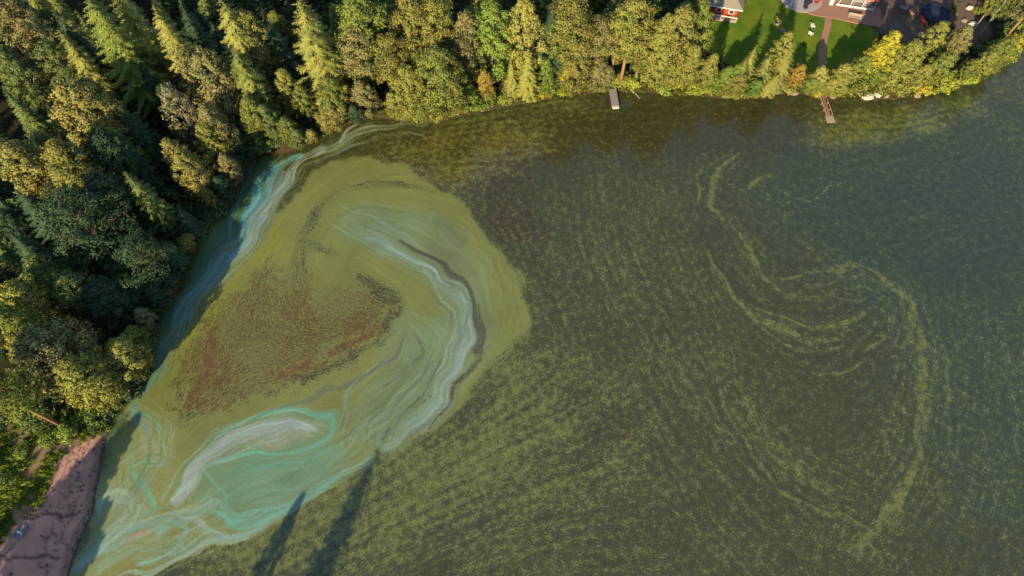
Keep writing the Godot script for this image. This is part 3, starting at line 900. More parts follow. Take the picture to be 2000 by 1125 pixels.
	ribbon(0, [-45.7, -52.9, -48.0, -48.4, -49.0, -45.7], 0.24, 0.20, 0.16, Color8(160, 165, 110), 0.70, 0.60)
	ribbon(0, [-53.4, -30.2, -53.3, -27.2, -52.0, -25.7], 0.36, 0.80, 0.44, Color8(90, 146, 160), 0.70, 0.50)
	# far shore bands
	ribbon(1, [-12.0, -83.5, 0.0, -85.6, 14.0, -88.1], 0.45, 0.74, 0.45, Color(0.85, 0, 0), 0.80, 0.40)
	ribbon(1, [-9.1, -81.1, 1.8, -83.7, 9.3, -85.3], 0.28, 0.46, 0.28, Color(0.80, 0, 0), 0.70, 0.50)
	# the eddy on the far right
	ribbon(1, [39.8, -76.0, 35.7, -72.3, 33.6, -67.6, 34.2, -63.5, 37.1, -59.6, 38.9, -55.8, 39.8, -52.0, 40.1, -48.8], 0.53, 0.99, 0.46, Color(0.86, 0, 0), 0.58, 0.60)
	ribbon(1, [35.7, -62.6, 37.8, -57.7, 39.1, -53.4, 39.7, -49.3], 0.30, 1.26, 0.52, Color(0.72, 0, 0), 0.70, 0.60)
	ribbon(1, [33.2, -73.2, 31.4, -67.8, 31.6, -62.6], 0.31, 0.55, 0.23, Color(0.67, 0, 0), 0.60, 0.60)
	ribbon(1, [44.3, -70.7, 40.1, -68.0, 37.3, -64.5, 35.8, -63.9], 0.54, 0.62, 0.31, Color(0.78, 0, 0), 0.80, 0.60)
	ribbon(1, [44.3, -68.3, 48.2, -66.2, 50.6, -65.2], 0.31, 0.35, 0.19, Color(0.62, 0, 0), 0.60, 0.60)
	ribbon(1, [50.6, -65.2, 53.1, -68.3, 54.4, -69.9], 0.31, 0.35, 0.16, Color(0.57, 0, 0), 0.60, 0.60)
	ribbon(1, [31.7, -56.9, 32.7, -52.5, 34.5, -48.2, 37.8, -43.8, 42.2, -41.2, 46.6, -39.7, 51.8, -42.2], 0.57, 0.93, 0.50, Color(0.82, 0, 0), 0.85, 0.60)
	ribbon(1, [32.2, -55.8, 33.2, -51.1, 36.2, -44.8, 40.2, -40.6, 45.1, -38.1, 50.0, -39.7], 0.28, 0.35, 0.28, Color(0.87, 0, 0), 0.80, 0.60)
	ribbon(1, [36.9, -46.4, 41.2, -43.8, 46.7, -42.2, 54.3, -44.6], 0.35, 0.57, 0.35, Color(0.78, 0, 0), 0.80, 0.60)
	ribbon(1, [40.4, -50.6, 42.9, -51.1, 45.3, -51.3, 51.3, -52.6, 56.3, -52.6, 59.0, -50.2, 61.1, -46.6, 61.8, -42.7, 61.3, -38.1, 59.6, -32.5, 57.4, -25.7, 55.0, -20.7, 51.1, -15.9, 46.5, -11.3, 43.3, -8.3], 0.48, 1.02, 0.88, Color(0.86, 0, 0), 0.58, 0.60)
	ribbon(1, [40.4, -50.6, 41.6, -48.4, 44.6, -47.5, 48.6, -47.5, 51.4, -49.3], 0.72, 1.08, 0.50, Color(0.62, 0, 0), 0.70, 0.60)
	ribbon(1, [50.2, -50.3, 50.2, -47.5, 52.4, -46.6, 55.2, -47.6], 0.29, 0.43, 0.22, Color(0.78, 0, 0), 0.80, 0.60)
	ribbon(1, [60.1, -45.7, 60.5, -41.4, 57.9, -37.3, 55.5, -34.0], 0.35, 0.90, 0.35, Color(0.67, 0, 0), 0.70, 0.60)
	ribbon(1, [63.8, -42.2, 64.7, -37.3, 62.4, -29.4, 60.0, -23.5, 55.6, -17.9], 0.26, 0.60, 0.26, Color(0.62, 0, 0), 0.60, 0.60)
	ribbon(1, [54.3, -41.4, 56.1, -41.0, 52.7, -38.1, 49.1, -35.6, 45.0, -33.9], 0.34, 0.69, 0.34, Color(0.78, 0, 0), 0.80, 0.60)
	ribbon(1, [50.4, -44.8, 55.3, -45.7, 58.3, -44.8, 58.4, -42.2], 0.28, 0.42, 0.28, Color(0.72, 0, 0), 0.80, 0.60)
	ribbon(1, [29.8, -32.5, 32.0, -26.3, 35.2, -20.0, 38.9, -16.9, 44.6, -14.6, 47.8, -13.2], 0.22, 0.38, 0.25, Color(0.90, 0, 0), 0.90, 0.60)
	ribbon(1, [33.1, -32.1, 36.1, -25.7, 40.0, -20.0, 44.2, -16.6], 0.19, 0.39, 0.16, Color(0.72, 0, 0), 0.70, 0.60)
	ribbon(1, [36.0, -34.0, 38.5, -27.2, 42.6, -22.1, 47.4, -18.6], 0.19, 0.45, 0.16, Color(0.64, 0, 0), 0.70, 0.60)
	ribbon(1, [26.7, -44.0, 28.9, -37.3, 31.0, -30.2, 33.6, -23.5], 0.20, 0.54, 0.20, Color(0.67, 0, 0), 0.60, 0.60)
	ribbon(1, [39.7, -22.1, 43.5, -20.0, 48.0, -17.9], 0.19, 0.51, 0.19, Color(0.67, 0, 0), 0.60, 0.60)
	ribbon(1, [50.8, -15.3, 47.1, -11.4, 44.3, -8.3], 0.30, 0.61, 0.30, Color(0.84, 0, 0), 0.80, 0.60)
	ribbon(1, [53.2, -16.6, 50.1, -12.7, 46.5, -8.9], 0.18, 0.43, 0.18, Color(0.72, 0, 0), 0.70, 0.60)
	ribbon(1, [77.9, -45.7, 74.3, -38.1, 72.3, -29.4, 70.2, -22.1], 0.27, 0.54, 0.27, Color(0.58, 0, 0), 0.60, 0.60)
	ribbon(1, [80.0, -48.4, 77.4, -46.6, 75.3, -44.0], 0.21, 0.36, 0.21, Color(0.62, 0, 0), 0.60, 0.60)
	ribbon(1, [61.2, -7.3, 64.6, -11.4, 68.6, -15.3], 0.24, 0.60, 0.24, Color(0.62, 0, 0), 0.60, 0.60)
	ribbon(1, [63.2, -20.0, 60.4, -15.3, 56.5, -11.4], 0.25, 0.56, 0.25, Color(0.57, 0, 0), 0.60, 0.60)
	ribbon(1, [74.9, -72.1, 80.3, -75.4, 89.9, -80.0], 0.40, 1.21, 0.40, Color(0.42, 0, 0), 0.60, 0.60)
	ribbon(1, [60.1, -58.7, 65.9, -61.6, 74.7, -62.6], 0.30, 0.68, 0.30, Color(0.46, 0, 0), 0.70, 0.60)
	ribbon(1, [57.4, -57.7, 60.2, -55.8, 61.7, -53.4], 0.22, 0.37, 0.22, Color(0.57, 0, 0), 0.70, 0.60)
	ribbon(1, [13.2, -72.1, 13.6, -62.6, 14.7, -52.9, 18.0, -44.0], 0.22, 0.60, 0.22, Color(0.62, 0, 0), 0.50, 0.60)
	ribbon(1, [17.1, -64.7, 19.6, -52.9, 23.4, -42.2, 27.0, -34.0], 0.22, 0.65, 0.22, Color(0.64, 0, 0), 0.50, 0.60)
	ribbon(1, [9.3, -61.6, 10.5, -51.1, 13.2, -41.4], 0.22, 0.58, 0.22, Color(0.62, 0, 0), 0.50, 0.60)
	ribbon(1, [-24.2, -11.4, -16.5, -15.3, -7.0, -19.3, 2.9, -23.5, 9.4, -26.8], 0.44, 1.07, 0.31, Color(0.98, 0, 0), 0.80, 0.60)
	ribbon(1, [-19.8, -8.0, -10.8, -12.7, -2.8, -15.9, 8.3, -17.9, 17.6, -20.3], 0.43, 0.92, 0.31, Color(0.96, 0, 0), 0.80, 0.60)
	ribbon(1, [-6.6, -7.3, -2.7, -9.8, 0.7, -11.4, 6.7, -12.0], 0.30, 0.72, 0.24, Color(0.92, 0, 0), 0.70, 0.60)
	ribbon(1, [0.0, -23.5, 6.5, -27.2, 13.3, -30.2, 17.9, -33.3], 0.20, 0.59, 0.20, Color(0.86, 0, 0), 0.70, 0.60)
	ribbon(1, [-16.7, -17.9, -11.2, -20.0, -5.7, -23.5, -1.5, -29.4], 0.32, 0.83, 0.26, Color(0.98, 0, 0), 0.70, 0.60)
	ribbon(1, [11.9, -8.3, 14.7, -10.1, 19.5, -11.4], 0.24, 0.60, 0.24, Color(0.78, 0, 0), 0.70, 0.60)
	ribbon(1, [19.5, -17.9, 24.4, -18.6, 27.4, -15.3], 0.19, 0.44, 0.19, Color(0.70, 0, 0), 0.60, 0.60)
	ribbon(1, [-3.0, -35.6, 0.8, -34.0, 0.0, -30.9, -5.1, -27.2], 1.00, 1.34, 0.47, Color(0.94, 0, 0), 0.80, 0.60)
	fill_area(1, [33.9, -75.4, 42.9, -75.4, 48.3, -66.8, 42.4, -52.9, 57.5, -54.8, 63.2, -45.7, 58.1, -32.5, 47.4, -27.9, 36.0, -34.0, 30.5, -49.3], 6.0, Color(0.22, 0, 0), 0.50)
	ribbon(1, [39.8, -76.0, 35.7, -72.3, 33.6, -67.6, 34.2, -63.5, 37.1, -59.6, 38.9, -55.8, 39.8, -52.0, 40.1, -48.8], 0.62, 1.15, 0.53, Color(0.90, 0, 0), 0.80, 0.50)
	ribbon(1, [35.7, -62.6, 37.8, -57.7, 39.1, -53.4, 39.7, -49.3], 0.35, 1.47, 0.61, Color(0.76, 0, 0), 0.80, 0.50)
	ribbon(1, [33.2, -73.2, 31.4, -67.8, 31.6, -62.6], 0.36, 0.64, 0.27, Color(0.71, 0, 0), 0.80, 0.50)
	ribbon(1, [44.3, -70.7, 40.1, -68.0, 37.3, -64.5, 35.8, -63.9], 0.63, 0.72, 0.36, Color(0.82, 0, 0), 0.80, 0.50)
	ribbon(1, [44.3, -68.3, 48.2, -66.2, 50.6, -65.2], 0.36, 0.41, 0.23, Color(0.66, 0, 0), 0.80, 0.50)
	ribbon(1, [50.6, -65.2, 53.1, -68.3, 54.4, -69.9], 0.36, 0.41, 0.18, Color(0.61, 0, 0), 0.80, 0.50)
	ribbon(1, [31.7, -56.9, 32.7, -52.5, 34.5, -48.2, 37.8, -43.8, 42.2, -41.2, 46.6, -39.7, 51.8, -42.2], 0.67, 1.08, 0.58, Color(0.86, 0, 0), 0.80, 0.50)
	ribbon(1, [32.2, -55.8, 33.2, -51.1, 36.2, -44.8, 40.2, -40.6, 45.1, -38.1, 50.0, -39.7], 0.33, 0.41, 0.33, Color(0.91, 0, 0), 0.80, 0.50)
	ribbon(1, [36.9, -46.4, 41.2, -43.8, 46.7, -42.2, 54.3, -44.6], 0.41, 0.66, 0.41, Color(0.82, 0, 0), 0.80, 0.50)
	ribbon(1, [40.4, -50.6, 42.9, -51.1, 45.3, -51.3, 51.3, -52.6, 56.3, -52.6, 59.0, -50.2, 61.1, -46.6, 61.8, -42.7, 61.3, -38.1, 59.6, -32.5, 57.4, -25.7, 55.0, -20.7, 51.1, -15.9, 46.5, -11.3, 43.3, -8.3], 0.56, 1.19, 1.03, Color(0.90, 0, 0), 0.80, 0.50)
	ribbon(1, [40.4, -50.6, 41.6, -48.4, 44.6, -47.5, 48.6, -47.5, 51.4, -49.3], 0.84, 1.26, 0.59, Color(0.66, 0, 0), 0.80, 0.50)
	ribbon(1, [50.2, -50.3, 50.2, -47.5, 52.4, -46.6, 55.2, -47.6], 0.34, 0.50, 0.25, Color(0.82, 0, 0), 0.80, 0.50)
	ribbon(1, [60.1, -45.7, 60.5, -41.4, 57.9, -37.3, 55.5, -34.0], 0.40, 1.05, 0.40, Color(0.71, 0, 0), 0.80, 0.50)
	ribbon(1, [63.8, -42.2, 64.7, -37.3, 62.4, -29.4, 60.0, -23.5, 55.6, -17.9], 0.31, 0.70, 0.31, Color(0.66, 0, 0), 0.80, 0.50)
	ribbon(1, [54.3, -41.4, 56.1, -41.0, 52.7, -38.1, 49.1, -35.6, 45.0, -33.9], 0.40, 0.80, 0.40, Color(0.82, 0, 0), 0.80, 0.50)
	ribbon(1, [50.4, -44.8, 55.3, -45.7, 58.3, -44.8, 58.4, -42.2], 0.33, 0.50, 0.33, Color(0.76, 0, 0), 0.80, 0.50)
	ribbon(1, [29.8, -32.5, 32.0, -26.3, 35.2, -20.0, 38.9, -16.9, 44.6, -14.6, 47.8, -13.2], 0.26, 0.44, 0.30, Color(0.94, 0, 0), 0.80, 0.50)
	ribbon(1, [33.1, -32.1, 36.1, -25.7, 40.0, -20.0, 44.2, -16.6], 0.22, 0.45, 0.19, Color(0.76, 0, 0), 0.80, 0.50)
	ribbon(1, [35.1, -64.7, 31.8, -64.7, 31.4, -58.7, 34.0, -51.1, 37.4, -47.3, 41.8, -45.2, 47.1, -44.2, 53.8, -46.0, 56.1, -48.2], 0.41, 0.61, 0.49, Color(0.05, 0, 0), 0.85, 0.25)
	ribbon(1, [35.3, -43.8, 40.2, -40.4, 45.7, -37.3, 52.6, -37.7, 57.2, -40.6], 0.23, 0.62, 0.31, Color(0.12, 0, 0), 0.85, 0.25)
	ribbon(1, [43.6, -42.2, 49.6, -41.4, 54.8, -43.3], 0.16, 0.35, 0.16, Color(0.10, 0, 0), 0.85, 0.25)
	ribbon(1, [29.2, -32.1, 31.2, -26.0, 34.5, -19.6, 38.3, -16.3, 43.9, -14.0], 0.21, 0.35, 0.21, Color(0.15, 0, 0), 0.85, 0.25)
	ribbon(1, [36.9, -71.0, 35.4, -66.8, 37.8, -65.7, 41.1, -69.9], 0.43, 1.13, 0.43, Color(0.12, 0, 0), 0.85, 0.25)
	ribbon(1, [50.1, -11.4, 53.3, -12.0, 57.5, -12.7], 0.34, 0.74, 0.34, Color(0.14, 0, 0), 0.85, 0.25)
	ribbon(1, [53.3, -37.3, 53.6, -32.5, 50.1, -27.2, 46.2, -25.7], 0.74, 2.22, 0.74, Color(0.25, 0, 0), 0.85, 0.25)
	ribbon(1, [-9.6, -15.3, -2.8, -16.3, 4.2, -17.9], 0.35, 0.90, 0.35, Color(0.45, 0, 0), 0.85, 0.25)
	# fine filaments of the eddy and the drift
	fill_area(1, [34.7, -74.3, 42.1, -76.5, 46.8, -67.8, 42.7, -54.8, 56.7, -54.8, 62.7, -46.6, 59.0, -35.6, 47.7, -29.4, 37.8, -35.6, 31.3, -49.3], 6.0, Color(0.16, 0, 0), 0.60)
	strands(1, [40.3, -76.5, 35.2, -71.5, 33.2, -66.2, 34.7, -61.6, 37.3, -56.7, 39.0, -52.0, 39.8, -47.5], 2.87, 25, 0.22, [Color(0.10, 0, 0), Color(0.60, 0, 0), Color(0.80, 0, 0), Color(0.05, 0, 0), Color(0.70, 0, 0)], 0.70, 41)
	strands(1, [31.9, -56.7, 33.2, -51.1, 36.4, -45.7, 40.4, -41.8, 45.5, -39.9, 50.4, -41.4, 54.9, -44.0], 3.64, 41, 0.24, [Color(0.10, 0, 0), Color(0.60, 0, 0), Color(0.80, 0, 0), Color(0.05, 0, 0), Color(0.70, 0, 0)], 0.75, 42)
	strands(1, [40.1, -49.3, 46.0, -50.6, 52.0, -52.2, 56.9, -52.0, 60.0, -48.4, 61.5, -43.5, 60.9, -37.3, 59.0, -30.2, 56.6, -24.2, 53.0, -18.6, 48.2, -13.3, 43.8, -8.9], 3.61, 54, 0.23, [Color(0.10, 0, 0), Color(0.60, 0, 0), Color(0.80, 0, 0), Color(0.05, 0, 0), Color(0.70, 0, 0)], 0.70, 43)
	strands(1, [49.6, -48.4, 52.4, -46.6, 55.7, -47.0, 57.5, -44.8, 55.9, -41.4, 52.0, -38.1, 46.7, -34.8], 3.12, 28, 0.20, [Color(0.10, 0, 0), Color(0.60, 0, 0), Color(0.80, 0, 0), Color(0.05, 0, 0), Color(0.70, 0, 0)], 0.70, 44)
	strands(1, [26.9, -45.7, 28.9, -37.3, 31.4, -27.9, 35.2, -20.7, 40.0, -16.3, 46.2, -13.3], 5.06, 54, 0.19, [Color(0.10, 0, 0), Color(0.60, 0, 0), Color(0.80, 0, 0), Color(0.05, 0, 0), Color(0.70, 0, 0)], 0.60, 45)
	strands(1, [10.4, -66.8, 12.3, -54.8, 16.4, -42.2, 22.2, -30.9, 27.7, -22.1, 32.7, -14.0], 8.37, 64, 0.26, [Color(0.15, 0, 0), Color(0.55, 0, 0), Color(0.62, 0, 0), Color(0.20, 0, 0)], 0.50, 46)
	strands(1, [67.5, -44.0, 66.0, -34.0, 62.6, -25.0, 57.3, -16.6, 50.6, -9.5], 4.32, 35, 0.22, [Color(0.10, 0, 0), Color(0.50, 0, 0), Color(0.60, 0, 0)], 0.50, 47)
	strands(1, [-25.4, -10.1, -15.1, -15.3, -5.6, -19.3, 3.6, -23.5, 11.7, -27.9, 18.0, -34.0], 7.78, 70, 0.29, [Color(0.72, 0, 0), Color(0.95, 0, 0), Color(0.90, 0, 0), Color(0.60, 0, 0)], 0.65, 48)
	strands(1, [-19.8, -7.3, -9.4, -12.0, 0.0, -16.3, 9.7, -18.3, 19.0, -20.0], 4.79, 41, 0.26, [Color(0.60, 0, 0), Color(0.92, 0, 0), Color(0.88, 0, 0)], 0.60, 49)
	strands(1, [-6.6, -7.3, 0.0, -10.4, 8.1, -11.4, 17.5, -11.4], 4.01, 28, 0.25, [Color(0.30, 0, 0), Color(0.80, 0, 0), Color(0.75, 0, 0)], 0.55, 50)
	strands(1, [58.0, -56.7, 65.7, -60.6, 75.0, -63.7, 84.7, -64.7], 5.07, 22, 0.25, [Color(0.10, 0, 0), Color(0.45, 0, 0), Color(0.30, 0, 0)], 0.50, 51)
	strands(1, [43.8, -70.5, 48.3, -66.8, 54.8, -64.7, 58.9, -60.6], 5.15, 19, 0.23, [Color(0.40, 0, 0), Color(0.10, 0, 0), Color(0.50, 0, 0)], 0.50, 52)
	strands(1, [-23.2, -75.4, -13.5, -78.2, -3.6, -80.5, 5.5, -81.1, 11.9, -82.3], 4.17, 32, 0.27, [Color(0.40, 0, 0), Color(0.85, 0, 0), Color(0.75, 0, 0)], 0.50, 53)
	ribbon(1, [39.8, -76.0, 35.7, -72.3, 33.6, -67.6, 34.2, -63.5, 37.1, -59.6, 38.9, -55.8, 39.8, -52.0, 40.1, -48.8], 0.47, 0.88, 0.41, Color(0.98, 0, 0), 0.85, 0.55)
	ribbon(1, [35.7, -62.6, 37.8, -57.7, 39.1, -53.4, 39.7, -49.3], 0.26, 1.12, 0.46, Color(0.84, 0, 0), 0.85, 0.55)
	ribbon(1, [33.2, -73.2, 31.4, -67.8, 31.6, -62.6], 0.28, 0.49, 0.21, Color(0.79, 0, 0), 0.85, 0.55)
	ribbon(1, [44.3, -70.7, 40.1, -68.0, 37.3, -64.5, 35.8, -63.9], 0.48, 0.55, 0.28, Color(0.90, 0, 0), 0.85, 0.55)
	ribbon(1, [44.3, -68.3, 48.2, -66.2, 50.6, -65.2], 0.28, 0.31, 0.17, Color(0.74, 0, 0), 0.85, 0.55)
	ribbon(1, [50.6, -65.2, 53.1, -68.3, 54.4, -69.9], 0.28, 0.31, 0.14, Color(0.69, 0, 0), 0.85, 0.55)
	ribbon(1, [31.7, -56.9, 32.7, -52.5, 34.5, -48.2, 37.8, -43.8, 42.2, -41.2, 46.6, -39.7, 51.8, -42.2], 0.51, 0.82, 0.44, Color(0.94, 0, 0), 0.85, 0.55)
	ribbon(1, [32.2, -55.8, 33.2, -51.1, 36.2, -44.8, 40.2, -40.6, 45.1, -38.1, 50.0, -39.7], 0.25, 0.32, 0.25, Color(0.98, 0, 0), 0.85, 0.55)
	ribbon(1, [36.9, -46.4, 41.2, -43.8, 46.7, -42.2, 54.3, -44.6], 0.31, 0.50, 0.31, Color(0.90, 0, 0), 0.85, 0.55)
	ribbon(1, [40.4, -50.6, 42.9, -51.1, 45.3, -51.3, 51.3, -52.6, 56.3, -52.6, 59.0, -50.2, 61.1, -46.6, 61.8, -42.7, 61.3, -38.1, 59.6, -32.5, 57.4, -25.7, 55.0, -20.7, 51.1, -15.9, 46.5, -11.3, 43.3, -8.3], 0.42, 0.91, 0.79, Color(0.98, 0, 0), 0.85, 0.55)
	ribbon(1, [40.4, -50.6, 41.6, -48.4, 44.6, -47.5, 48.6, -47.5, 51.4, -49.3], 0.64, 0.96, 0.45, Color(0.74, 0, 0), 0.85, 0.55)
	ribbon(1, [50.2, -50.3, 50.2, -47.5, 52.4, -46.6, 55.2, -47.6], 0.26, 0.38, 0.19, Color(0.90, 0, 0), 0.85, 0.55)
	ribbon(1, [60.1, -45.7, 60.5, -41.4, 57.9, -37.3, 55.5, -34.0], 0.31, 0.80, 0.31, Color(0.79, 0, 0), 0.85, 0.55)
	ribbon(1, [63.8, -42.2, 64.7, -37.3, 62.4, -29.4, 60.0, -23.5, 55.6, -17.9], 0.24, 0.53, 0.24, Color(0.74, 0, 0), 0.85, 0.55)
	ribbon(1, [54.3, -41.4, 56.1, -41.0, 52.7, -38.1, 49.1, -35.6, 45.0, -33.9], 0.31, 0.61, 0.31, Color(0.90, 0, 0), 0.85, 0.55)
	ribbon(1, [50.4, -44.8, 55.3, -45.7, 58.3, -44.8, 58.4, -42.2], 0.25, 0.38, 0.25, Color(0.84, 0, 0), 0.85, 0.55)
	ribbon(1, [29.8, -32.5, 32.0, -26.3, 35.2, -20.0, 38.9, -16.9, 44.6, -14.6, 47.8, -13.2], 0.20, 0.34, 0.23, Color(0.98, 0, 0), 0.85, 0.55)
	ribbon(1, [33.1, -32.1, 36.1, -25.7, 40.0, -20.0, 44.2, -16.6], 0.17, 0.34, 0.14, Color(0.84, 0, 0), 0.85, 0.55)
	ribbon(1, [35.1, -64.7, 32.0, -64.7, 31.6, -58.7, 34.0, -51.1, 37.4, -47.3, 41.8, -45.2, 47.1, -44.2, 53.8, -46.0, 56.1, -48.2], 0.32, 0.69, 0.57, Color(0.02, 0, 0), 0.85, 0.25)
	ribbon(1, [35.3, -43.6, 40.1, -40.2, 45.7, -37.1, 52.6, -37.5, 57.2, -40.6], 0.23, 0.77, 0.39, Color(0.05, 0, 0), 0.85, 0.25)
	ribbon(1, [43.6, -42.2, 49.6, -41.2, 54.8, -43.3], 0.19, 0.47, 0.23, Color(0.05, 0, 0), 0.85, 0.25)
	ribbon(1, [29.2, -32.1, 31.2, -26.0, 34.5, -19.6, 38.3, -16.3, 43.9, -14.0], 0.25, 0.46, 0.25, Color(0.10, 0, 0), 0.85, 0.25)
	ribbon(1, [36.9, -71.0, 35.4, -66.8, 37.8, -65.5, 41.1, -69.9], 0.43, 1.13, 0.43, Color(0.08, 0, 0), 0.85, 0.25)
	ribbon(1, [55.0, -38.1, 54.0, -32.5, 50.1, -27.2, 46.2, -25.7], 0.59, 1.85, 0.74, Color(0.20, 0, 0), 0.85, 0.25)
	ribbon(1, [50.1, -11.4, 53.3, -12.0, 57.5, -12.7], 0.34, 0.88, 0.34, Color(0.10, 0, 0), 0.85, 0.25)
	# drift directions without colour
	flow_line([7.1, -72.1, 9.0, -54.8, 15.2, -37.3, 22.7, -22.1, 30.1, -10.1])
	flow_line([0.0, -7.3, 10.1, -11.4, 20.2, -12.0])
	flow_line([82.1, -81.1, 72.7, -64.7, 68.5, -50.2])
	flow_line([53.6, -75.4, 65.5, -69.9, 83.7, -72.1])
	flow_line([19.8, -7.3, 26.9, -11.4, 33.2, -8.9])
	flow_line([65.5, -37.3, 65.0, -25.7, 57.3, -12.0])
	flow_line([74.3, -45.7, 66.7, -22.1, 59.4, -7.6])
	flow_line([22.3, -75.4, 25.2, -59.6, 29.5, -41.4])
	flow_line([-26.8, -75.4, -9.1, -80.0, 9.2, -84.7, 37.1, -85.3])
	flow_line([59.0, -80.0, 73.0, -81.1, 88.6, -87.1])
	flow_line([-39.6, -37.3, -33.8, -38.9, -23.5, -44.0])
	flow_line([-47.0, -29.4, -45.7, -37.3, -43.0, -47.5, -39.9, -57.7])
	ribbon(2, [-11.2, -67.4, -8.1, -64.9, -5.1, -61.6, -2.9, -57.7, 0.0, -53.9, 1.5, -50.2, 3.0, -45.7, 3.3, -41.8, 0.9, -39.3, -1.9, -37.3, -4.5, -34.4], 1.26, 2.09, 1.26, Color(0.60, 0, 0), 0.85, 0.50)
	ribbon(2, [-1.2, -49.3, 0.8, -44.8, 0.4, -40.6], 0.95, 1.58, 0.95, Color(0.36, 0, 0), 0.70, 0.50)
	# milky folds of the lower lobes
	ribbon(0, [-56.1, -7.6, -54.2, -10.2, -51.8, -12.7, -48.7, -13.8, -45.1, -14.5, -42.0, -15.9, -39.3, -17.1], 1.02, 1.22, 0.61, Color8(136, 164, 154), 0.75, 0.30)
	ribbon(0, [-55.0, -7.3, -52.9, -9.5, -50.6, -10.9, -47.7, -11.3, -45.1, -11.5], 0.27, 0.47, 0.20, Color8(112, 122, 70), 0.70, 0.30)
	ribbon(0, [-51.2, -10.9, -49.9, -12.3, -47.7, -12.9], 0.27, 0.47, 0.20, Color8(164, 132, 104), 0.90, 0.20)
	ribbon(0, [-47.3, -12.3, -45.1, -13.4, -43.2, -13.3, -43.4, -11.9, -45.6, -10.1, -48.3, -8.4], 0.27, 0.47, 0.24, Color8(120, 166, 150), 0.85, 0.25)
	ribbon(0, [-44.8, -14.6, -42.4, -14.7, -40.7, -13.3, -39.2, -12.3, -37.2, -12.4], 0.34, 0.75, 0.34, Color8(150, 160, 154), 0.75, 0.30)
	ribbon(0, [-40.5, -15.6, -38.4, -15.3, -36.1, -13.8, -32.1, -14.7, -28.3, -16.7, -25.1, -19.0], 0.41, 0.89, 0.41, Color8(104, 170, 152), 0.75, 0.30)
	ribbon(0, [-48.8, -7.5, -45.1, -8.8, -41.5, -10.5, -38.3, -11.3, -34.5, -12.4], 0.27, 0.53, 0.27, Color8(146, 170, 158), 0.75, 0.30)
	ribbon(0, [-55.2, -14.0, -54.8, -16.3, -53.1, -17.6, -51.0, -16.9, -51.4, -14.9, -52.7, -12.7, -53.7, -10.1], 0.41, 0.89, 0.41, Color8(148, 166, 150), 0.75, 0.30)
	ribbon(0, [-53.4, -15.3, -52.3, -15.9, -51.4, -15.3, -52.2, -13.4], 0.14, 0.27, 0.14, Color8(114, 126, 74), 0.70, 0.20)
	# filaments
	strands(0, [-44.9, -16.6, -44.6, -19.0, -43.3, -21.5, -41.1, -23.8, -38.1, -25.1, -34.7, -26.0, -31.2, -26.6, -28.2, -26.9], 1.43, 9, 0.14, [Color8(128, 142, 112), Color8(112, 156, 138), Color8(172, 180, 180), Color8(120, 126, 84)], 0.50, 15)
	strands(0, [-51.4, -15.3, -51.5, -18.6, -52.8, -21.7, -50.9, -22.8, -49.1, -23.5, -49.4, -25.7, -51.8, -27.9, -54.4, -30.2], 2.14, 22, 0.21, [Color8(104, 156, 138), Color8(140, 154, 130), Color8(112, 122, 66), Color8(126, 146, 118)], 0.55, 16)
	strands(0, [-46.7, -9.8, -44.0, -11.4, -40.9, -12.5, -39.7, -11.5, -41.4, -10.1, -44.5, -8.9], 1.47, 14, 0.17, [Color8(134, 158, 142), Color8(118, 126, 70), Color8(108, 150, 132)], 0.55, 17)
	strands(0, [-30.4, -61.6, -25.2, -59.6, -19.9, -56.7, -14.5, -53.4, -10.3, -50.2, -7.5, -45.3, -7.0, -41.4, -8.2, -37.3, -10.3, -33.3, -12.3, -29.4, -15.5, -25.7, -18.9, -23.2], 3.58, 26, 0.35, [Color8(128, 150, 140), Color8(112, 124, 80), Color8(136, 158, 152), Color8(104, 112, 84), Color8(120, 140, 110)], 0.60, 1)
	strands(0, [-5.1, -60.6, -2.1, -54.8, 0.0, -49.3, 0.8, -44.0, -0.8, -39.7, -3.8, -36.4], 3.18, 10, 0.40, [Color8(110, 116, 66), Color8(132, 138, 80), Color8(104, 108, 78)], 0.40, 2)
	strands(0, [-10.7, -38.1, -12.8, -34.0, -15.4, -29.4, -18.8, -25.7, -22.7, -22.4, -26.5, -19.0, -30.3, -15.9, -34.6, -13.3], 3.16, 22, 0.29, [Color8(118, 140, 118), Color8(136, 158, 148), Color8(104, 116, 86), Color8(112, 150, 130)], 0.55, 3)
	strands(0, [-45.5, -16.3, -45.1, -19.3, -43.6, -22.1, -40.9, -24.7, -36.9, -26.4, -32.8, -27.8, -28.8, -28.0, -26.2, -27.3], 1.86, 16, 0.25, [Color8(140, 160, 150), Color8(100, 166, 142), Color8(118, 140, 104), Color8(164, 172, 172)], 0.55, 4)
	strands(0, [-40.3, -17.9, -37.2, -20.0, -33.1, -20.7, -28.9, -21.0, -25.5, -22.1, -23.6, -23.5], 3.67, 22, 0.28, [Color8(98, 144, 124), Color8(108, 146, 118), Color8(120, 146, 112), Color8(104, 152, 134)], 0.50, 5)
	strands(0, [-41.1, -15.3, -38.3, -14.9, -34.9, -14.6, -31.6, -15.6, -27.8, -17.9, -23.9, -20.3, -19.3, -23.2], 1.52, 14, 0.21, [Color8(134, 162, 156), Color8(108, 164, 148), Color8(116, 132, 96)], 0.60, 6)
	strands(0, [-56.0, -7.3, -54.5, -9.2, -52.7, -11.1, -50.7, -12.3, -47.5, -13.2, -44.3, -13.8, -41.5, -15.3, -39.5, -17.3], 2.30, 24, 0.24, [Color8(120, 156, 146), Color8(138, 156, 134), Color8(116, 126, 80), Color8(108, 148, 132), Color8(148, 160, 140)], 0.60, 7)
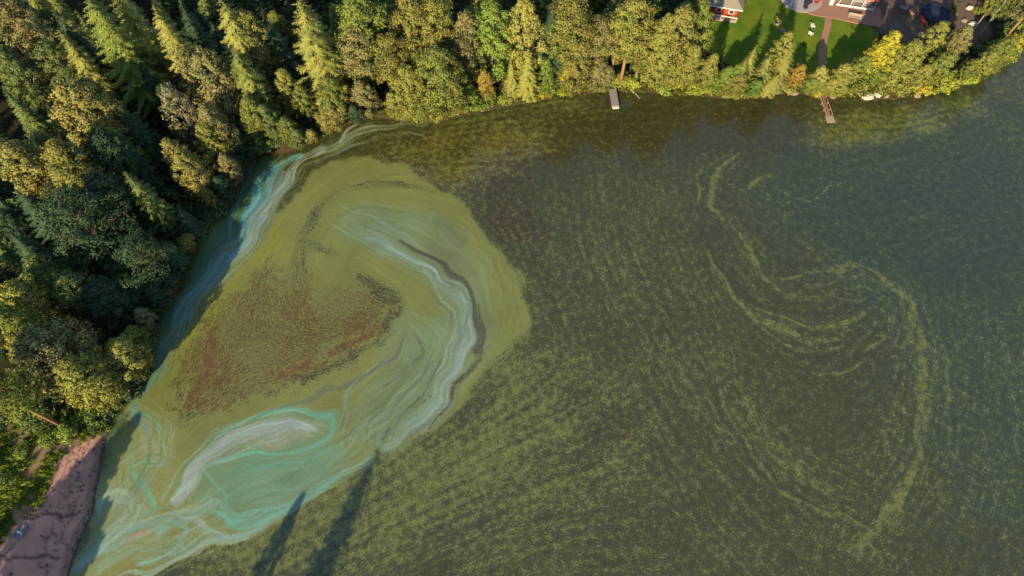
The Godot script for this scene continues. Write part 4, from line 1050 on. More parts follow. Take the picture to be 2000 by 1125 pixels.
	strands(0, [-54.9, -8.3, -54.0, -12.0, -52.6, -14.6, -51.5, -16.9, -50.9, -20.0, -50.7, -23.5, -52.0, -27.2], 2.36, 20, 0.24, [Color8(128, 150, 132), Color8(112, 122, 74), Color8(104, 154, 136), Color8(140, 152, 126)], 0.55, 8)
	strands(0, [-48.8, -7.6, -45.1, -8.9, -40.9, -10.8, -37.1, -12.0, -32.6, -13.3], 1.74, 14, 0.20, [Color8(132, 160, 150), Color8(116, 124, 70), Color8(120, 146, 130)], 0.55, 9)
	strands(0, [-14.6, -81.1, -21.0, -80.9, -27.6, -79.0, -31.3, -76.0, -35.4, -73.4, -38.4, -69.4, -40.5, -63.7, -42.5, -58.2, -45.3, -53.4, -48.0, -48.4, -50.1, -43.5], 2.06, 26, 0.30, [Color8(170, 180, 184), Color8(110, 170, 186), Color8(96, 112, 96), Color8(130, 160, 170), Color8(120, 128, 80)], 0.65, 10)
	strands(0, [-40.8, -73.4, -42.2, -68.9, -43.5, -63.7, -44.7, -58.7, -46.7, -53.9, -49.3, -48.8, -51.3, -43.5, -52.3, -38.9, -53.1, -34.0], 1.79, 22, 0.29, [Color8(90, 166, 196), Color8(76, 130, 150), Color8(84, 100, 70), Color8(110, 176, 200)], 0.60, 11)
	strands(0, [-26.8, -75.4, -33.3, -71.0, -37.7, -64.7, -41.6, -57.7, -45.1, -50.2, -47.9, -44.0, -49.7, -38.1], 3.31, 14, 0.33, [Color8(132, 134, 60), Color8(110, 112, 70), Color8(140, 142, 80)], 0.35, 12)
	strands(0, [-27.2, -62.6, -29.9, -57.7, -30.7, -51.1, -26.9, -45.7, -21.3, -45.7], 4.88, 10, 0.37, [Color8(112, 118, 60), Color8(132, 138, 84)], 0.35, 13)
	strands(0, [-13.9, -40.6, -15.9, -36.4, -19.4, -32.5, -22.0, -29.4, -23.0, -25.0], 3.73, 16, 0.26, [Color8(96, 110, 92), Color8(128, 144, 120), Color8(112, 124, 84)], 0.50, 14)

func water() -> void:
	wav.noise_type = FastNoiseLite.TYPE_SIMPLEX_SMOOTH
	wav.seed = 21
	wav.frequency = 0.05
	for a in [paint_r, paint_g, paint_b, paint_a]:
		a.resize(GW * GH)
	paint_r.fill(118)
	paint_g.fill(124)
	paint_b.fill(60)
	seen_by.resize(GW * GH)
	for i in 5:
		var f := PackedFloat32Array()
		f.resize(GW * GH)
		if i == 1: f.fill(0.28)
		chan.append(f)
	for a in [flow_c, flow_s, flow_w]:
		a.resize(CW * CH)
	bloom_strokes()
	settle_flow()
	var pb := PackedByteArray()
	var cb := PackedByteArray()
	var rb := PackedByteArray()
	pb.resize(GW * GH * 4)
	cb.resize(GW * GH * 4)
	rb.resize(GW * GH)
	var c1: PackedFloat32Array = chan[1]
	var c2: PackedFloat32Array = chan[2]
	var c3: PackedFloat32Array = chan[3]
	var c4: PackedFloat32Array = chan[4]
	for i in GW * GH:
		var a := paint_a[i]
		pb[i * 4] = clampi(int(paint_r[i]), 0, 255)
		pb[i * 4 + 1] = clampi(int(paint_g[i]), 0, 255)
		pb[i * 4 + 2] = clampi(int(paint_b[i]), 0, 255)
		pb[i * 4 + 3] = clampi(int(a * 255.0), 0, 255)
		cb[i * 4] = clampi(int(c1[i] * 255.0), 0, 255)
		cb[i * 4 + 1] = clampi(int(c2[i] * 255.0), 0, 255)
		cb[i * 4 + 2] = clampi(int(c3[i] * 255.0), 0, 255)
		cb[i * 4 + 3] = clampi(int(c4[i] * 255.0), 0, 255)
		rb[i] = int(255.0 * clampf(0.15 + 0.40 * a * (1.0 - 0.6 * c2[i]) + 0.05 * c1[i], 0.0, 1.0))
	paint_bytes = grown(pb, Image.FORMAT_RGBA8)
	chan_bytes = grown(cb, Image.FORMAT_RGBA8)
	var W := GW * 2
	var H := GH * 2
	noise_a = noise_bytes(0.31, 5, W, H)
	noise_c = noise_bytes(0.06, 12, W, H, 3)
	noise_b = noise_bytes(0.30, 6, W, H, 2)
	noise_x = noise_bytes(0.014, 7, W, H, 1)
	noise_y = noise_bytes(0.014, 8, W, H, 1)
	noise_t = noise_bytes(0.009, 9, W, H, 3)
	streaks = noise_bytes(0.22, 10, GW, GH, 2)
	for i in 2:
		streaks = in_strips(streak_strip, 16)
	var short_streaks := streaks
	streaks = noise_bytes(0.16, 14, GW, GH, 2)
	for step in [1.5, 4.0, 7.0, 3.0]:
		stride = step
		streaks = in_strips(streak_strip, 16)
	lines = streaks
	streaks = short_streaks
	lut_r = lut(WATER_K.x, WATER_S.x)
	lut_g = lut(WATER_K.y, WATER_S.y)
	lut_b = lut(WATER_K.z, WATER_S.z)
	var px := in_strips(water_strip, 32)
	var m := StandardMaterial3D.new()
	m.albedo_texture = ImageTexture.create_from_image(Image.create_from_data(W, H, false, Image.FORMAT_RGB8, px))
	m.roughness = 1.0
	m.roughness_texture = ImageTexture.create_from_image(Image.create_from_data(GW, GH, false, Image.FORMAT_L8, rb))
	m.roughness_texture_channel = BaseMaterial3D.TEXTURE_CHANNEL_RED
	m.metallic_specular = 0.5
	var rip := FastNoiseLite.new()
	rip.seed = 4
	rip.frequency = 0.09
	rip.fractal_octaves = 3
	var ripple := rip.get_image(W, H)
	ripple.convert(Image.FORMAT_RGB8)
	ripple.bump_map_to_normal_map(1.0)
	m.normal_enabled = true
	m.normal_texture = ImageTexture.create_from_image(ripple)
	m.normal_scale = 0.18
	m.texture_repeat = false
	var far_water := mat(Color(0.035, 0.045, 0.028), 0.15, 0.42)
	grain(far_water, 0.06, 0.6, 1.0, 0.12)
	var mesh := ArrayMesh.new()
	flat_sheet(mesh, poly([TX0, TZ0, TX0 + 180.0, TZ0, TX0 + 180.0, TZ0 + 112.5, TX0, TZ0 + 112.5]), 0.0)
	var st := SurfaceTool.new()
	st.begin(Mesh.PRIMITIVE_TRIANGLES)
	for r in [[-600.0, TZ0 + 112.5, 900.0, 700.0], [TX0 + 180.0, -700.0, 900.0, TZ0 + 112.5], [-600.0, TZ0, TX0, TZ0 + 112.5]]:
		st.set_normal(Vector3.UP)
		for v in [Vector3(r[0], 0, r[1]), Vector3(r[2], 0, r[1]), Vector3(r[2], 0, r[3]), Vector3(r[0], 0, r[1]), Vector3(r[2], 0, r[3]), Vector3(r[0], 0, r[3])]:
			st.set_normal(Vector3.UP)
			st.add_vertex(v)
	st.commit(mesh)
	mesh.surface_set_material(0, m)
	mesh.surface_set_material(1, far_water)
	var o := MeshInstance3D.new()
	o.name = "water"
	o.mesh = mesh
	add_child(o)
	tag(o, "murky green lake water flecked with drifting algae", "", "", "structure")
	# the thick mat is a film of its own lying a few millimetres above the water
	var mat_mesh := ArrayMesh.new()
	flat_sheet(mat_mesh, poly([-34.9, -69.7, -31.0, -73.6, -24.9, -74.5, -18.6, -73.0, -14.7, -69.9, -10.9, -67.2, -8.1, -64.9, -5.1, -61.6, -2.9, -57.7, 0.0, -54.1, 1.4, -51.5, 1.6, -49.3, 2.8, -46.8, 3.5, -43.5, 3.1, -41.2, 1.2, -39.6, -1.1, -38.1, -3.0, -36.3, -4.7, -34.2, -7.0, -30.5, -9.5, -28.3, -11.9, -26.1, -15.1, -24.4, -18.9, -22.8, -21.8, -20.7, -26.4, -17.8, -29.5, -15.3, -32.6, -13.3, -37.1, -11.9, -41.5, -10.2, -45.1, -8.9, -48.1, -7.4, -56.0, -7.4, -55.7, -11.4, -55.3, -15.9, -54.8, -20.0, -53.9, -25.0, -53.2, -29.4, -52.6, -33.3, -51.7, -36.8, -50.6, -42.2, -48.9, -47.0, -46.1, -51.1, -43.1, -54.8, -39.8, -59.6]), 0.006)
	var film := part("algae_mat", mat_mesh, m)
	tag(film, "olive and teal comma-shaped algae mat swirling off the left shore", "algae", "", "stuff")
	for k in 1:
		var im := ArrayMesh.new()
		flat_sheet(im, poly([-14.7, -82.8, -14.2, -81.6, -19.1, -80.5, -23.6, -80.2, -27.1, -78.2, -30.8, -75.4, -34.4, -73.4, -37.1, -69.7, -38.5, -65.9, -39.9, -61.6, -41.6, -57.7, -43.5, -54.6, -45.4, -51.6, -47.2, -48.4, -49.2, -44.6, -50.6, -40.6, -51.6, -36.4, -52.6, -33.3, -53.3, -29.7, -53.6, -27.2, -54.6, -29.4, -54.0, -32.3, -53.5, -36.8, -53.1, -40.1, -52.5, -44.8, -52.0, -49.3, -50.9, -54.3, -49.1, -59.6, -46.6, -63.2, -45.4, -67.8, -45.2, -72.6, -43.7, -75.0, -40.8, -75.1, -37.9, -75.4, -34.9, -77.2, -31.6, -80.2, -28.2, -82.1, -23.9, -82.8]), 0.010)
		var blue_film := part("algae_scum", im, m)
		tag(blue_film, "pale blue streaked algae scum along the shaded forest shore", "algae", "", "stuff")


func grown(b: PackedByteArray, format: int) -> PackedByteArray:
	var im := Image.create_from_data(GW, GH, false, format, b)
	im.resize(GW * 2, GH * 2, Image.INTERPOLATE_CUBIC)
	return im.get_data()


func flat_sheet(mesh: ArrayMesh, outline: PackedVector2Array, y: float) -> void:
	var v := PackedVector3Array()
	var nn := PackedVector3Array()
	var uv := PackedVector2Array()
	for p in outline:
		v.append(Vector3(p.x, y, p.y))
		nn.append(Vector3.UP)
		uv.append(Vector2((p.x - TX0) / 180.0, (p.y - TZ0) / 112.5))
	var tri := Geometry2D.triangulate_polygon(outline)
	for k in range(0, tri.size(), 3):
		var a := outline[tri[k]]
		if (outline[tri[k + 1]] - a).cross(outline[tri[k + 2]] - a) < 0.0:
			var s := tri[k + 1]
			tri[k + 1] = tri[k + 2]
			tri[k + 2] = s
	var arr := []
	arr.resize(Mesh.ARRAY_MAX)
	arr[Mesh.ARRAY_VERTEX] = v
	arr[Mesh.ARRAY_NORMAL] = nn
	arr[Mesh.ARRAY_TEX_UV] = uv
	arr[Mesh.ARRAY_INDEX] = tri
	mesh.add_surface_from_arrays(Mesh.PRIMITIVE_TRIANGLES, arr)


# ------------------------------------------------------------------ ground
var lawn_area := poly([35.2, -119.7, 54.9, -119.7, 54.7, -110.1, 58.8, -108.2, 61.9, -108.8, 69.0, -105.2, 70.6, -103.0, 67.1, -97.1, 64.8, -91.7, 52.3, -90.1, 41.7, -93.9, 35.7, -99.1])
var yard_area := poly([71.1, -118.2, 91.7, -118.2, 92.6, -108.0, 91.3, -102.4, 87.0, -99.7, 80.8, -101.7, 76.2, -99.1, 71.1, -101.7, 69.0, -105.2])
var beach_area := poly([-80.8, 2.7, -50.3, 2.7, -54.4, -8.2, -53.6, -15.2, -54.6, -25.6, -55.9, -28.2, -57.0, -26.8, -60.2, -25.0, -62.6, -23.1, -63.2, -20.3, -62.9, -18.0, -63.8, -16.2, -64.5, -15.0, -65.4, -14.4, -66.0, -12.9, -67.4, -10.7, -82.5, -1.2])
var verge_area := poly([-85.0, -0.6, -67.6, -10.0, -65.8, -11.6, -65.0, -14.2, -63.5, -14.8, -62.2, -17.5, -62.5, -20.2, -61.8, -22.8, -59.5, -24.6, -56.4, -26.5, -57.5, -27.5, -61.9, -29.2, -68.5, -29.2, -77.2, -29.2, -91.4, -21.9])


func sheet(called: String, x0: float, z0: float, x1: float, z1: float, cell: float, lift: float, inside: Callable, tint: Callable, m: Material) -> MeshInstance3D:
	# a grid that follows the ground, kept where inside(x, z, d) says so
	var nx := int((x1 - x0) / cell) + 1
	var nz := int((z1 - z0) / cell) + 1
	var v := PackedVector3Array()
	var c := PackedColorArray()
	var ok := PackedByteArray()
	v.resize(nx * nz)
	c.resize(nx * nz)
	ok.resize(nx * nz)
	for j in nz:
		for i in nx:
			var x := x0 + i * cell
			var z := z0 + j * cell
			var d := shore_at(Vector2(x, z)).x
			v[j * nx + i] = Vector3(x, rise(x, z, d) + lift, z)
			ok[j * nx + i] = 1 if inside.call(x, z, d) else 0
			c[j * nx + i] = tint.call(x, z, d)
	var idx := PackedInt32Array()
	for j in nz - 1:
		for i in nx - 1:
			var a := j * nx + i
			if ok[a] and ok[a + 1] and ok[a + nx] and ok[a + nx + 1]:
				idx.append_array(PackedInt32Array([a, a + 1, a + nx + 1, a, a + nx + 1, a + nx]))
	var nn := PackedVector3Array()
	nn.resize(nx * nz)
	for j in nz:
		for i in nx:
			var l := v[j * nx + maxi(i - 1, 0)]
			var r := v[j * nx + mini(i + 1, nx - 1)]
			var t := v[maxi(j - 1, 0) * nx + i]
			var b := v[mini(j + 1, nz - 1) * nx + i]
			nn[j * nx + i] = (b - t).cross(r - l).normalized()
	var arr := []
	arr.resize(Mesh.ARRAY_MAX)
	arr[Mesh.ARRAY_VERTEX] = v
	arr[Mesh.ARRAY_NORMAL] = nn
	arr[Mesh.ARRAY_COLOR] = c
	arr[Mesh.ARRAY_INDEX] = idx
	var mesh := ArrayMesh.new()
	mesh.add_surface_from_arrays(Mesh.PRIMITIVE_TRIANGLES, arr)
	return part(called, mesh, m)


func ground_tint(x: float, z: float, d: float) -> Color:
	var n := 0.5 + 0.5 * lump.get_noise_2d(x * 2.0 + 50.0, z * 2.0)
	var f := 0.5 + 0.5 * fine.get_noise_2d(x, z)
	var c := Color(0.045, 0.045, 0.020).lerp(Color(0.075, 0.060, 0.030), n * f)
	var near := 1.0 - smoothstep(1.5, 6.0, d + f)
	c = c.lerp(Color(0.13, 0.115, 0.035), near * 0.8)
	c = c.lerp(Color(0.10, 0.07, 0.05), 1.0 - smoothstep(0.1, 0.8, d))
	if x > 30.0 and Geometry2D.is_point_in_polygon(Vector2(x, z), yard_area):
		c = Color(0.20, 0.150, 0.125).lerp(Color(0.11, 0.085, 0.06), n).lerp(Color(0.30, 0.20, 0.15), 0.4 * f)
	return c


func terrain() -> void:
	var m := mat(Color.WHITE, 0.95, 0.2)
	m.vertex_color_use_as_albedo = true
	grain(m, 0.06, 0.45, 1.0, 0.25, 256, 5)
	var g := sheet("ground", -190, -230, 190, 68, 1.4, 0.0, func(_x, _z, d): return d > -6.0, ground_tint, m)
	tag(g, "dark leaf-strewn forest floor and bare banks of the bay", "", "", "structure")
	var lm := mat(Color.WHITE, 0.95, 0.2)
	lm.vertex_color_use_as_albedo = true
	grain(lm, 0.11, 0.55, 1.0, 0.5, 256, 4)
	var l := sheet("lawn", 34, -124, 74, -89, 0.5, 0.03, func(x, z, d): return d > 0.8 and Geometry2D.is_point_in_polygon(Vector2(x, z), lawn_area), func(x, z, _d): return Color(0.085, 0.175, 0.016).lerp(Color(0.175, 0.235, 0.024), clampf(0.5 + 0.9 * lump.get_noise_2d(x * 3.0, z * 3.0) + 0.5 * fine.get_noise_2d(x * 2.0, z * 2.0), 0, 1)), lm)
	tag(l, "mown green lawn between the houses and the shore trees", "", "", "structure")


func beach_tint(x: float, z: float, d: float) -> Color:
	var f := fine.get_noise_2d(x * 1.4, z * 1.4)
	var n := lump.get_noise_2d(x * 4.0, z * 4.0)
	var band := fine.get_noise_2d((x * 0.9 + z * 0.42) * 1.6, (z * 0.9 - x * 0.42) * 0.25)
	var c := Color(0.58, 0.33, 0.28).lerp(Color(0.70, 0.41, 0.30), clampf(0.5 + band * 0.9, 0, 1))
	c = c.lerp(Color(0.42, 0.25, 0.21), clampf(0.35 + n * 1.2, 0, 1) * 0.6)
	var wrack := smoothstep(0.16, 0.02, absf(fine.get_noise_2d(x * 0.9 + 40.0, z * 0.9)) - 0.10 * f) * smoothstep(1.6, 2.6, d) * (1.0 - smoothstep(4.2, 5.4, d))
	c = c.lerp(Color(0.055, 0.045, 0.04), wrack * 0.6)
	var gully := 1.0 - smoothstep(0.10, 0.34, absf(z + 17.0 + 0.35 * x * 0.1 + 1.3 * fine.get_noise_2d(x * 0.5, 7.0)))
	var gully2 := 1.0 - smoothstep(0.08, 0.3, absf(z + 9.6 + 0.9 * fine.get_noise_2d(x * 0.6, 31.0)))
	c = c.lerp(Color(0.05, 0.04, 0.04), maxf(gully, gully2) * 0.75 * smoothstep(1.2, 2.2, d))
	c = c.lerp(Color(0.34, 0.21, 0.17), 1.0 - smoothstep(0.9, 1.7, d + f * 0.4))
	c = c.lerp(Color(0.10, 0.065, 0.06), 1.0 - smoothstep(0.2, 0.6, d + f * 0.3))
	return c


func beach() -> void:
	var m := mat(Color.WHITE, 0.95, 0.2)
	m.vertex_color_use_as_albedo = true
	grain(m, 0.10, 0.58, 1.0, 0.45, 512, 6)
	var b := sheet("beach", -100, -35, -50, 12, 0.3, 0.012, func(x, z, d): return d > -1.0 and Geometry2D.is_point_in_polygon(Vector2(x + 0.6 * fine.get_noise_2d(x, z), z + 0.6 * fine.get_noise_2d(z, x)), beach_area), beach_tint, m)
	tag(b, "brown sandy beach with dark wrack lines beside the scum", "", "", "structure")
	var vm := mat(Color.WHITE, 0.95, 0.2)
	vm.vertex_color_use_as_albedo = true
	grain(vm, 0.08, 0.5, 1.0, 0.5, 256, 4)
	var v := sheet("verge", -100, -35, -50, 12, 0.4, 0.006, func(x, z, d): return d > 1.0 and Geometry2D.is_point_in_polygon(Vector2(x, z), verge_area), func(x, z, _d): return Color(0.11, 0.135, 0.02).lerp(Color(0.36, 0.24, 0.15), smoothstep(0.0, 0.35, lump.get_noise_2d(x * 5.0 + 9.0, z * 5.0))), vm)
	tag(v, "patchy grass and bare soil behind the beach", "", "", "structure")


# ------------------------------------------------------------------ trees
var LV := PackedVector3Array()
var LN := PackedVector3Array()
var LC := PackedColorArray()


func leaf(p: Vector3, along: Vector3, side: Vector3, n: Vector3, c: Color) -> void:
	# wound so that the face looks the way its normal does
	var flip := -1.0 if along.cross(side).dot(n) < 0.0 else 1.0
	LV.append(p - side * flip)
	LV.append(p + side * flip)
	LV.append(p + along)
	for i in 3:
		LN.append(n)
		LC.append(c)


func leaves_done() -> ArrayMesh:
	var arr := []
	arr.resize(Mesh.ARRAY_MAX)
	arr[Mesh.ARRAY_VERTEX] = LV
	arr[Mesh.ARRAY_NORMAL] = LN
	arr[Mesh.ARRAY_COLOR] = LC
	var mesh := ArrayMesh.new()
	mesh.add_surface_from_arrays(Mesh.PRIMITIVE_TRIANGLES, arr)
	LV = PackedVector3Array()
	LN = PackedVector3Array()
	LC = PackedColorArray()
	return mesh


func ball_dir() -> Vector3:
	var y := rng.randf_range(-1, 1)
	var a := rng.randf() * TAU
	var r := sqrt(1.0 - y * y)
	return Vector3(r * cos(a), y, r * sin(a))


func hue(lo: float, hi: float) -> Color:
	var b := rng.randf_range(lo, hi)
	var w := rng.randf_range(-0.14, 0.14)
	return Color(b * (1.0 + w), b, b * (1.0 - w * 0.6))


func clump(at: Vector3, r: Vector3, count: int, size: float, heart: Vector3, tint: Color, thin := 0.45) -> void:
	for i in count:
		var d := ball_dir()
		var p := at + d * r * (pow(rng.randf(), 0.4) * rng.randf_range(0.85, 1.2))
		var along := (ball_dir() + d * 0.5).normalized()
		var ln := along.cross(ball_dir()).normalized()
		var side := ln.cross(along)
		var s := size * rng.randf_range(0.6, 1.35)
		var out := (d * 0.55 + (p - heart).normalized() * 0.45 + Vector3(0, 0.12, 0)).normalized()
		if ln.dot(out) < 0.0:
			ln = -ln
		var c := hue(0.82, 1.18)
		leaf(p, along * s, side * s * thin, (ln * 0.45 + out * 0.75).normalized(), Color(c.r * tint.r, c.g * tint.g, c.b * tint.b))


func spruce_mesh(h: float, rad: float, whorls: int, ragged: float) -> Array:
	var st := SurfaceTool.new()
	st.begin(Mesh.PRIMITIVE_TRIANGLES)
	tube(st, [Vector3(0, -0.6, 0), Vector3(0, h * 0.4, 0), Vector3(0, h * 0.98, 0)], [h * 0.016, h * 0.011, 0.02], 7)
	st.generate_normals()
	for k in whorls:
		var t := pow((k + 0.5) / whorls, 0.85)
		var y := h * lerpf(0.10, 0.985, t)
		var reach := rad * pow(1.0 - t, 0.72) * (1.0 if t > 0.12 else 0.8) + 0.12
		var n := 9 if t < 0.6 else (8 if t < 0.85 else 6)
		var turn := rng.randf() * TAU
		for b in n:
			var a := turn + TAU * b / n + rng.randf_range(-0.25, 0.25)
			var l := reach * rng.randf_range(1.0 - ragged, 1.06)
			var dir := Vector3(cos(a), 0, sin(a))
			var across := Vector3(-sin(a), 0, cos(a))
			var tint := hue(0.62, 1.25)
			var drop := rng.randf_range(-0.5, 0.5) * h * 0.02
			var steps := maxi(3, int(l / 0.21))
			for s in steps:
				var u := (s + 0.6) / steps
				var sag := -0.42 * l * u + 0.20 * l * u * u
				var p := Vector3(0, y + sag + 0.05 + drop, 0) + dir * l * u
				var w := (0.62 * (1.0 - u * 0.7) + 0.14) * minf(1.0, l * 0.6)
				for side: float in [-1.0, 1.0]:
					var d2 := (dir * 0.75 + across * side * rng.randf_range(0.6, 1.1) + Vector3(0, rng.randf_range(-0.45, 0.0), 0)).normalized()
					var s2 := d2.cross(Vector3(0, 1, 0) + dir * 0.4).normalized() * w * rng.randf_range(0.20, 0.34)
					var nrm := (dir * 0.75 + Vector3(0, 0.62, 0) + across * side * 0.25 + ball_dir() * 0.3).normalized()
					var c := hue(0.8, 1.2)
					leaf(p, d2 * w * rng.randf_range(0.9, 1.5), s2, nrm, Color(c.r * tint.r, c.g * tint.g, c.b * tint.b))
				if rng.randf() < 0.75:   # hanging twig
					var c3 := hue(0.75, 1.1)
					leaf(p, Vector3(rng.randf_range(-0.15, 0.15), -w * 1.1, rng.randf_range(-0.15, 0.15)) + dir * 0.15, across * w * 0.22, (dir + Vector3(0, 0.35, 0) + ball_dir() * 0.3).normalized(), Color(c3.r * tint.r, c3.g * tint.g, c3.b * tint.b))
			leaf(Vector3(0, y - 0.22 * l, 0) + dir * l * 0.97, dir * 0.3 + Vector3(0, 0.05, 0), across * 0.07, (dir + Vector3(0, 0.5, 0)).normalized(), tint)
	leaf(Vector3(0, h * 0.96, 0), Vector3(0, h * 0.045, 0), Vector3(0.07, 0, 0), Vector3(0, 0.5, 1).normalized(), Color.WHITE)
	leaf(Vector3(0, h * 0.96, 0), Vector3(0, h * 0.045, 0), Vector3(0, 0, 0.07), Vector3(1, 0.5, 0).normalized(), Color.WHITE)
	return [st.commit(), leaves_done()]


func broadleaf_mesh(h: float, rad: float, base: float, clumps: int, per: int, size: float, pointed: float, open := 0.0) -> Array:
	var st := SurfaceTool.new()
	st.begin(Mesh.PRIMITIVE_TRIANGLES)
	var bend := Vector3(rng.randf_range(-0.4, 0.4), 0, rng.randf_range(-0.4, 0.4))
	tube(st, [Vector3(0, -0.6, 0), Vector3(0, h * 0.02, 0), bend * 0.5 + Vector3(0, h * 0.35, 0), bend + Vector3(0, h * 0.65, 0), bend * 0.6 + Vector3(0, h * 0.93, 0)], [h * 0.017, h * 0.014, h * 0.011, h * 0.006, 0.02], 7)
	var heart := Vector3(0, h * (base + 1.0) * 0.5, 0)
	for i in clumps:
		var t := (i + rng.randf()) / clumps
		var y := h * lerpf(base, 0.97, t)
		var prof := pow(sin(PI * clampf(pow(t, lerpf(0.75, 0.55, pointed)) * 0.92 + 0.06, 0, 1)), lerpf(0.55, 0.9, pointed))
		var a := i * 2.399 + rng.randf_range(-0.5, 0.5)
		var rr := rad * prof * (0.30 + 0.70 * sqrt(rng.randf())) * rng.randf_range(0.8, 1.15)
		var p := bend * t + Vector3(cos(a) * rr, y, sin(a) * rr)
		var cr := rad * rng.randf_range(0.17, 0.34) * (1.0 - 0.35 * t)
		if i % 3 == 0:
			tube(st, [bend * t * 0.8 + Vector3(0, maxf(y - rr * 0.7 - 0.4, h * base * 0.7), 0), p * 0.5 + (bend * t * 0.8 + Vector3(0, y - rr * 0.3, 0)) * 0.5, p], [h * 0.0042, h * 0.003, 0.015], 4)
		clump(p, Vector3(cr, cr * 0.72, cr), int(per * rng.randf_range(0.7, 1.2) * (1.0 - open)), size, heart, hue(0.72, 1.26))
	st.generate_normals()
	return [st.commit(), leaves_done()]


func pine_mesh(h: float, rad: float, base: float, clumps: int) -> Array:
	var st := SurfaceTool.new()
	st.begin(Mesh.PRIMITIVE_TRIANGLES)
	var bend := Vector3(rng.randf_range(-0.5, 0.5), 0, rng.randf_range(-0.5, 0.5))
	tube(st, [Vector3(0, -0.6, 0), Vector3(0, h * 0.3, 0), bend + Vector3(0, h * 0.65, 0), bend * 0.5 + Vector3(0, h * 0.94, 0)], [h * 0.019, h * 0.014, h * 0.010, 0.03], 7)
	for i in clumps:
		var t := (i + rng.randf()) / clumps
		var y := h * lerpf(base, 0.97, t)
		var a := i * 2.399 + rng.randf_range(-0.6, 0.6)
		var rr := rad * pow(sin(PI * clampf(t * 0.78 + 0.2, 0, 1)), 0.8) * rng.randf_range(0.35, 1.1)
		var p := bend * (1.0 - t * 0.5) + Vector3(cos(a) * rr, y, sin(a) * rr)
		var root := bend * (1.0 - t * 0.5) + Vector3(0, y - rr * 0.25, 0)
		tube(st, [root, root.lerp(p, 0.6) + Vector3(0, 0.1, 0), p], [h * 0.005, h * 0.003, 0.02], 4)
		var cr := rad * rng.randf_range(0.24, 0.38)
		var tint := hue(0.78, 1.22)
		for s in 5:   # needle tufts along the limb's end
			var q := p + ball_dir() * Vector3(cr, cr * 0.35, cr)
			clump(q, Vector3(cr * 0.7, cr * 0.42, cr * 0.7), 62, 0.26, root, tint, 0.30)
	st.generate_normals()
	return [st.commit(), leaves_done()]


func shrub_mesh(h: float, rad: float, clumps: int, per: int, size: float) -> Array:
	var st := SurfaceTool.new()
	st.begin(Mesh.PRIMITIVE_TRIANGLES)
	for i in clumps:
		var a := i * 2.399
		var rr := rad * sqrt((i + 0.5) / clumps) * rng.randf_range(0.7, 1.1)
		var p := Vector3(cos(a) * rr, h * rng.randf_range(0.3, 0.85) * (1.0 - 0.4 * rr / rad), sin(a) * rr)
		tube(st, [Vector3(p.x * 0.15, -0.2, p.z * 0.15), p * 0.6, p], [0.03, 0.02, 0.008], 4)
		var cr := rad * rng.randf_range(0.26, 0.42)
		clump(p, Vector3(cr, cr * 0.9, cr), per, size, Vector3(0, h * 0.2, 0), hue(0.75, 1.25))
	st.generate_normals()
	return [st.commit(), leaves_done()]


func make_prototypes() -> void:
	proto.spruce = [spruce_mesh(16, 3.7, 22, 0.38), spruce_mesh(16, 3.1, 25, 0.3), spruce_mesh(16, 4.1, 20, 0.5), spruce_mesh(16, 3.5, 23, 0.45)]
	proto.birch = [broadleaf_mesh(12, 2.8, 0.18, 140, 165, 0.19, 0.3), broadleaf_mesh(12, 2.4, 0.14, 140, 150, 0.18, 0.8), broadleaf_mesh(12, 3.3, 0.22, 150, 170, 0.20, 0.1), broadleaf_mesh(12, 2.7, 0.12, 150, 155, 0.19, 0.5), broadleaf_mesh(12, 3.0, 0.18, 120, 170, 0.19, 0.4), broadleaf_mesh(12, 2.5, 0.40, 110, 150, 0.19, 0.4), broadleaf_mesh(12, 2.2, 0.34, 90, 130, 0.18, 0.7)]
	proto.bare = [broadleaf_mesh(12, 2.4, 0.25, 80, 90, 0.20, 0.5), broadleaf_mesh(12, 2.2, 0.3, 70, 80, 0.20, 0.6)]
	proto.pine = [pine_mesh(16, 3.0, 0.45, 34), pine_mesh(16, 2.6, 0.5, 30), pine_mesh(16, 3.3, 0.4, 36)]
	proto.shrub = [shrub_mesh(1.8, 1.3, 16, 110, 0.20), shrub_mesh(1.4, 1.6, 18, 100, 0.18), shrub_mesh(2.4, 1.3, 18, 120, 0.22)]
	# one tree of each kind is built with its parts; every other one is a copy
	var made := {}
	for kind in proto:
		made[kind] = []
		for pair in proto[kind]:
			var root := Node3D.new()
			var bark: Material = {"spruce": M.bark, "pine": M.pine_bark, "birch": M.birch_bark, "bare": M.birch_bark, "shrub": M.bark}[kind]
			part("stems" if kind == "shrub" else "trunk", pair[0], bark, root)
			part("foliage" if kind == "shrub" else "crown", pair[1], M.leaf.olive, root)
			made[kind].append(root)
	proto = made


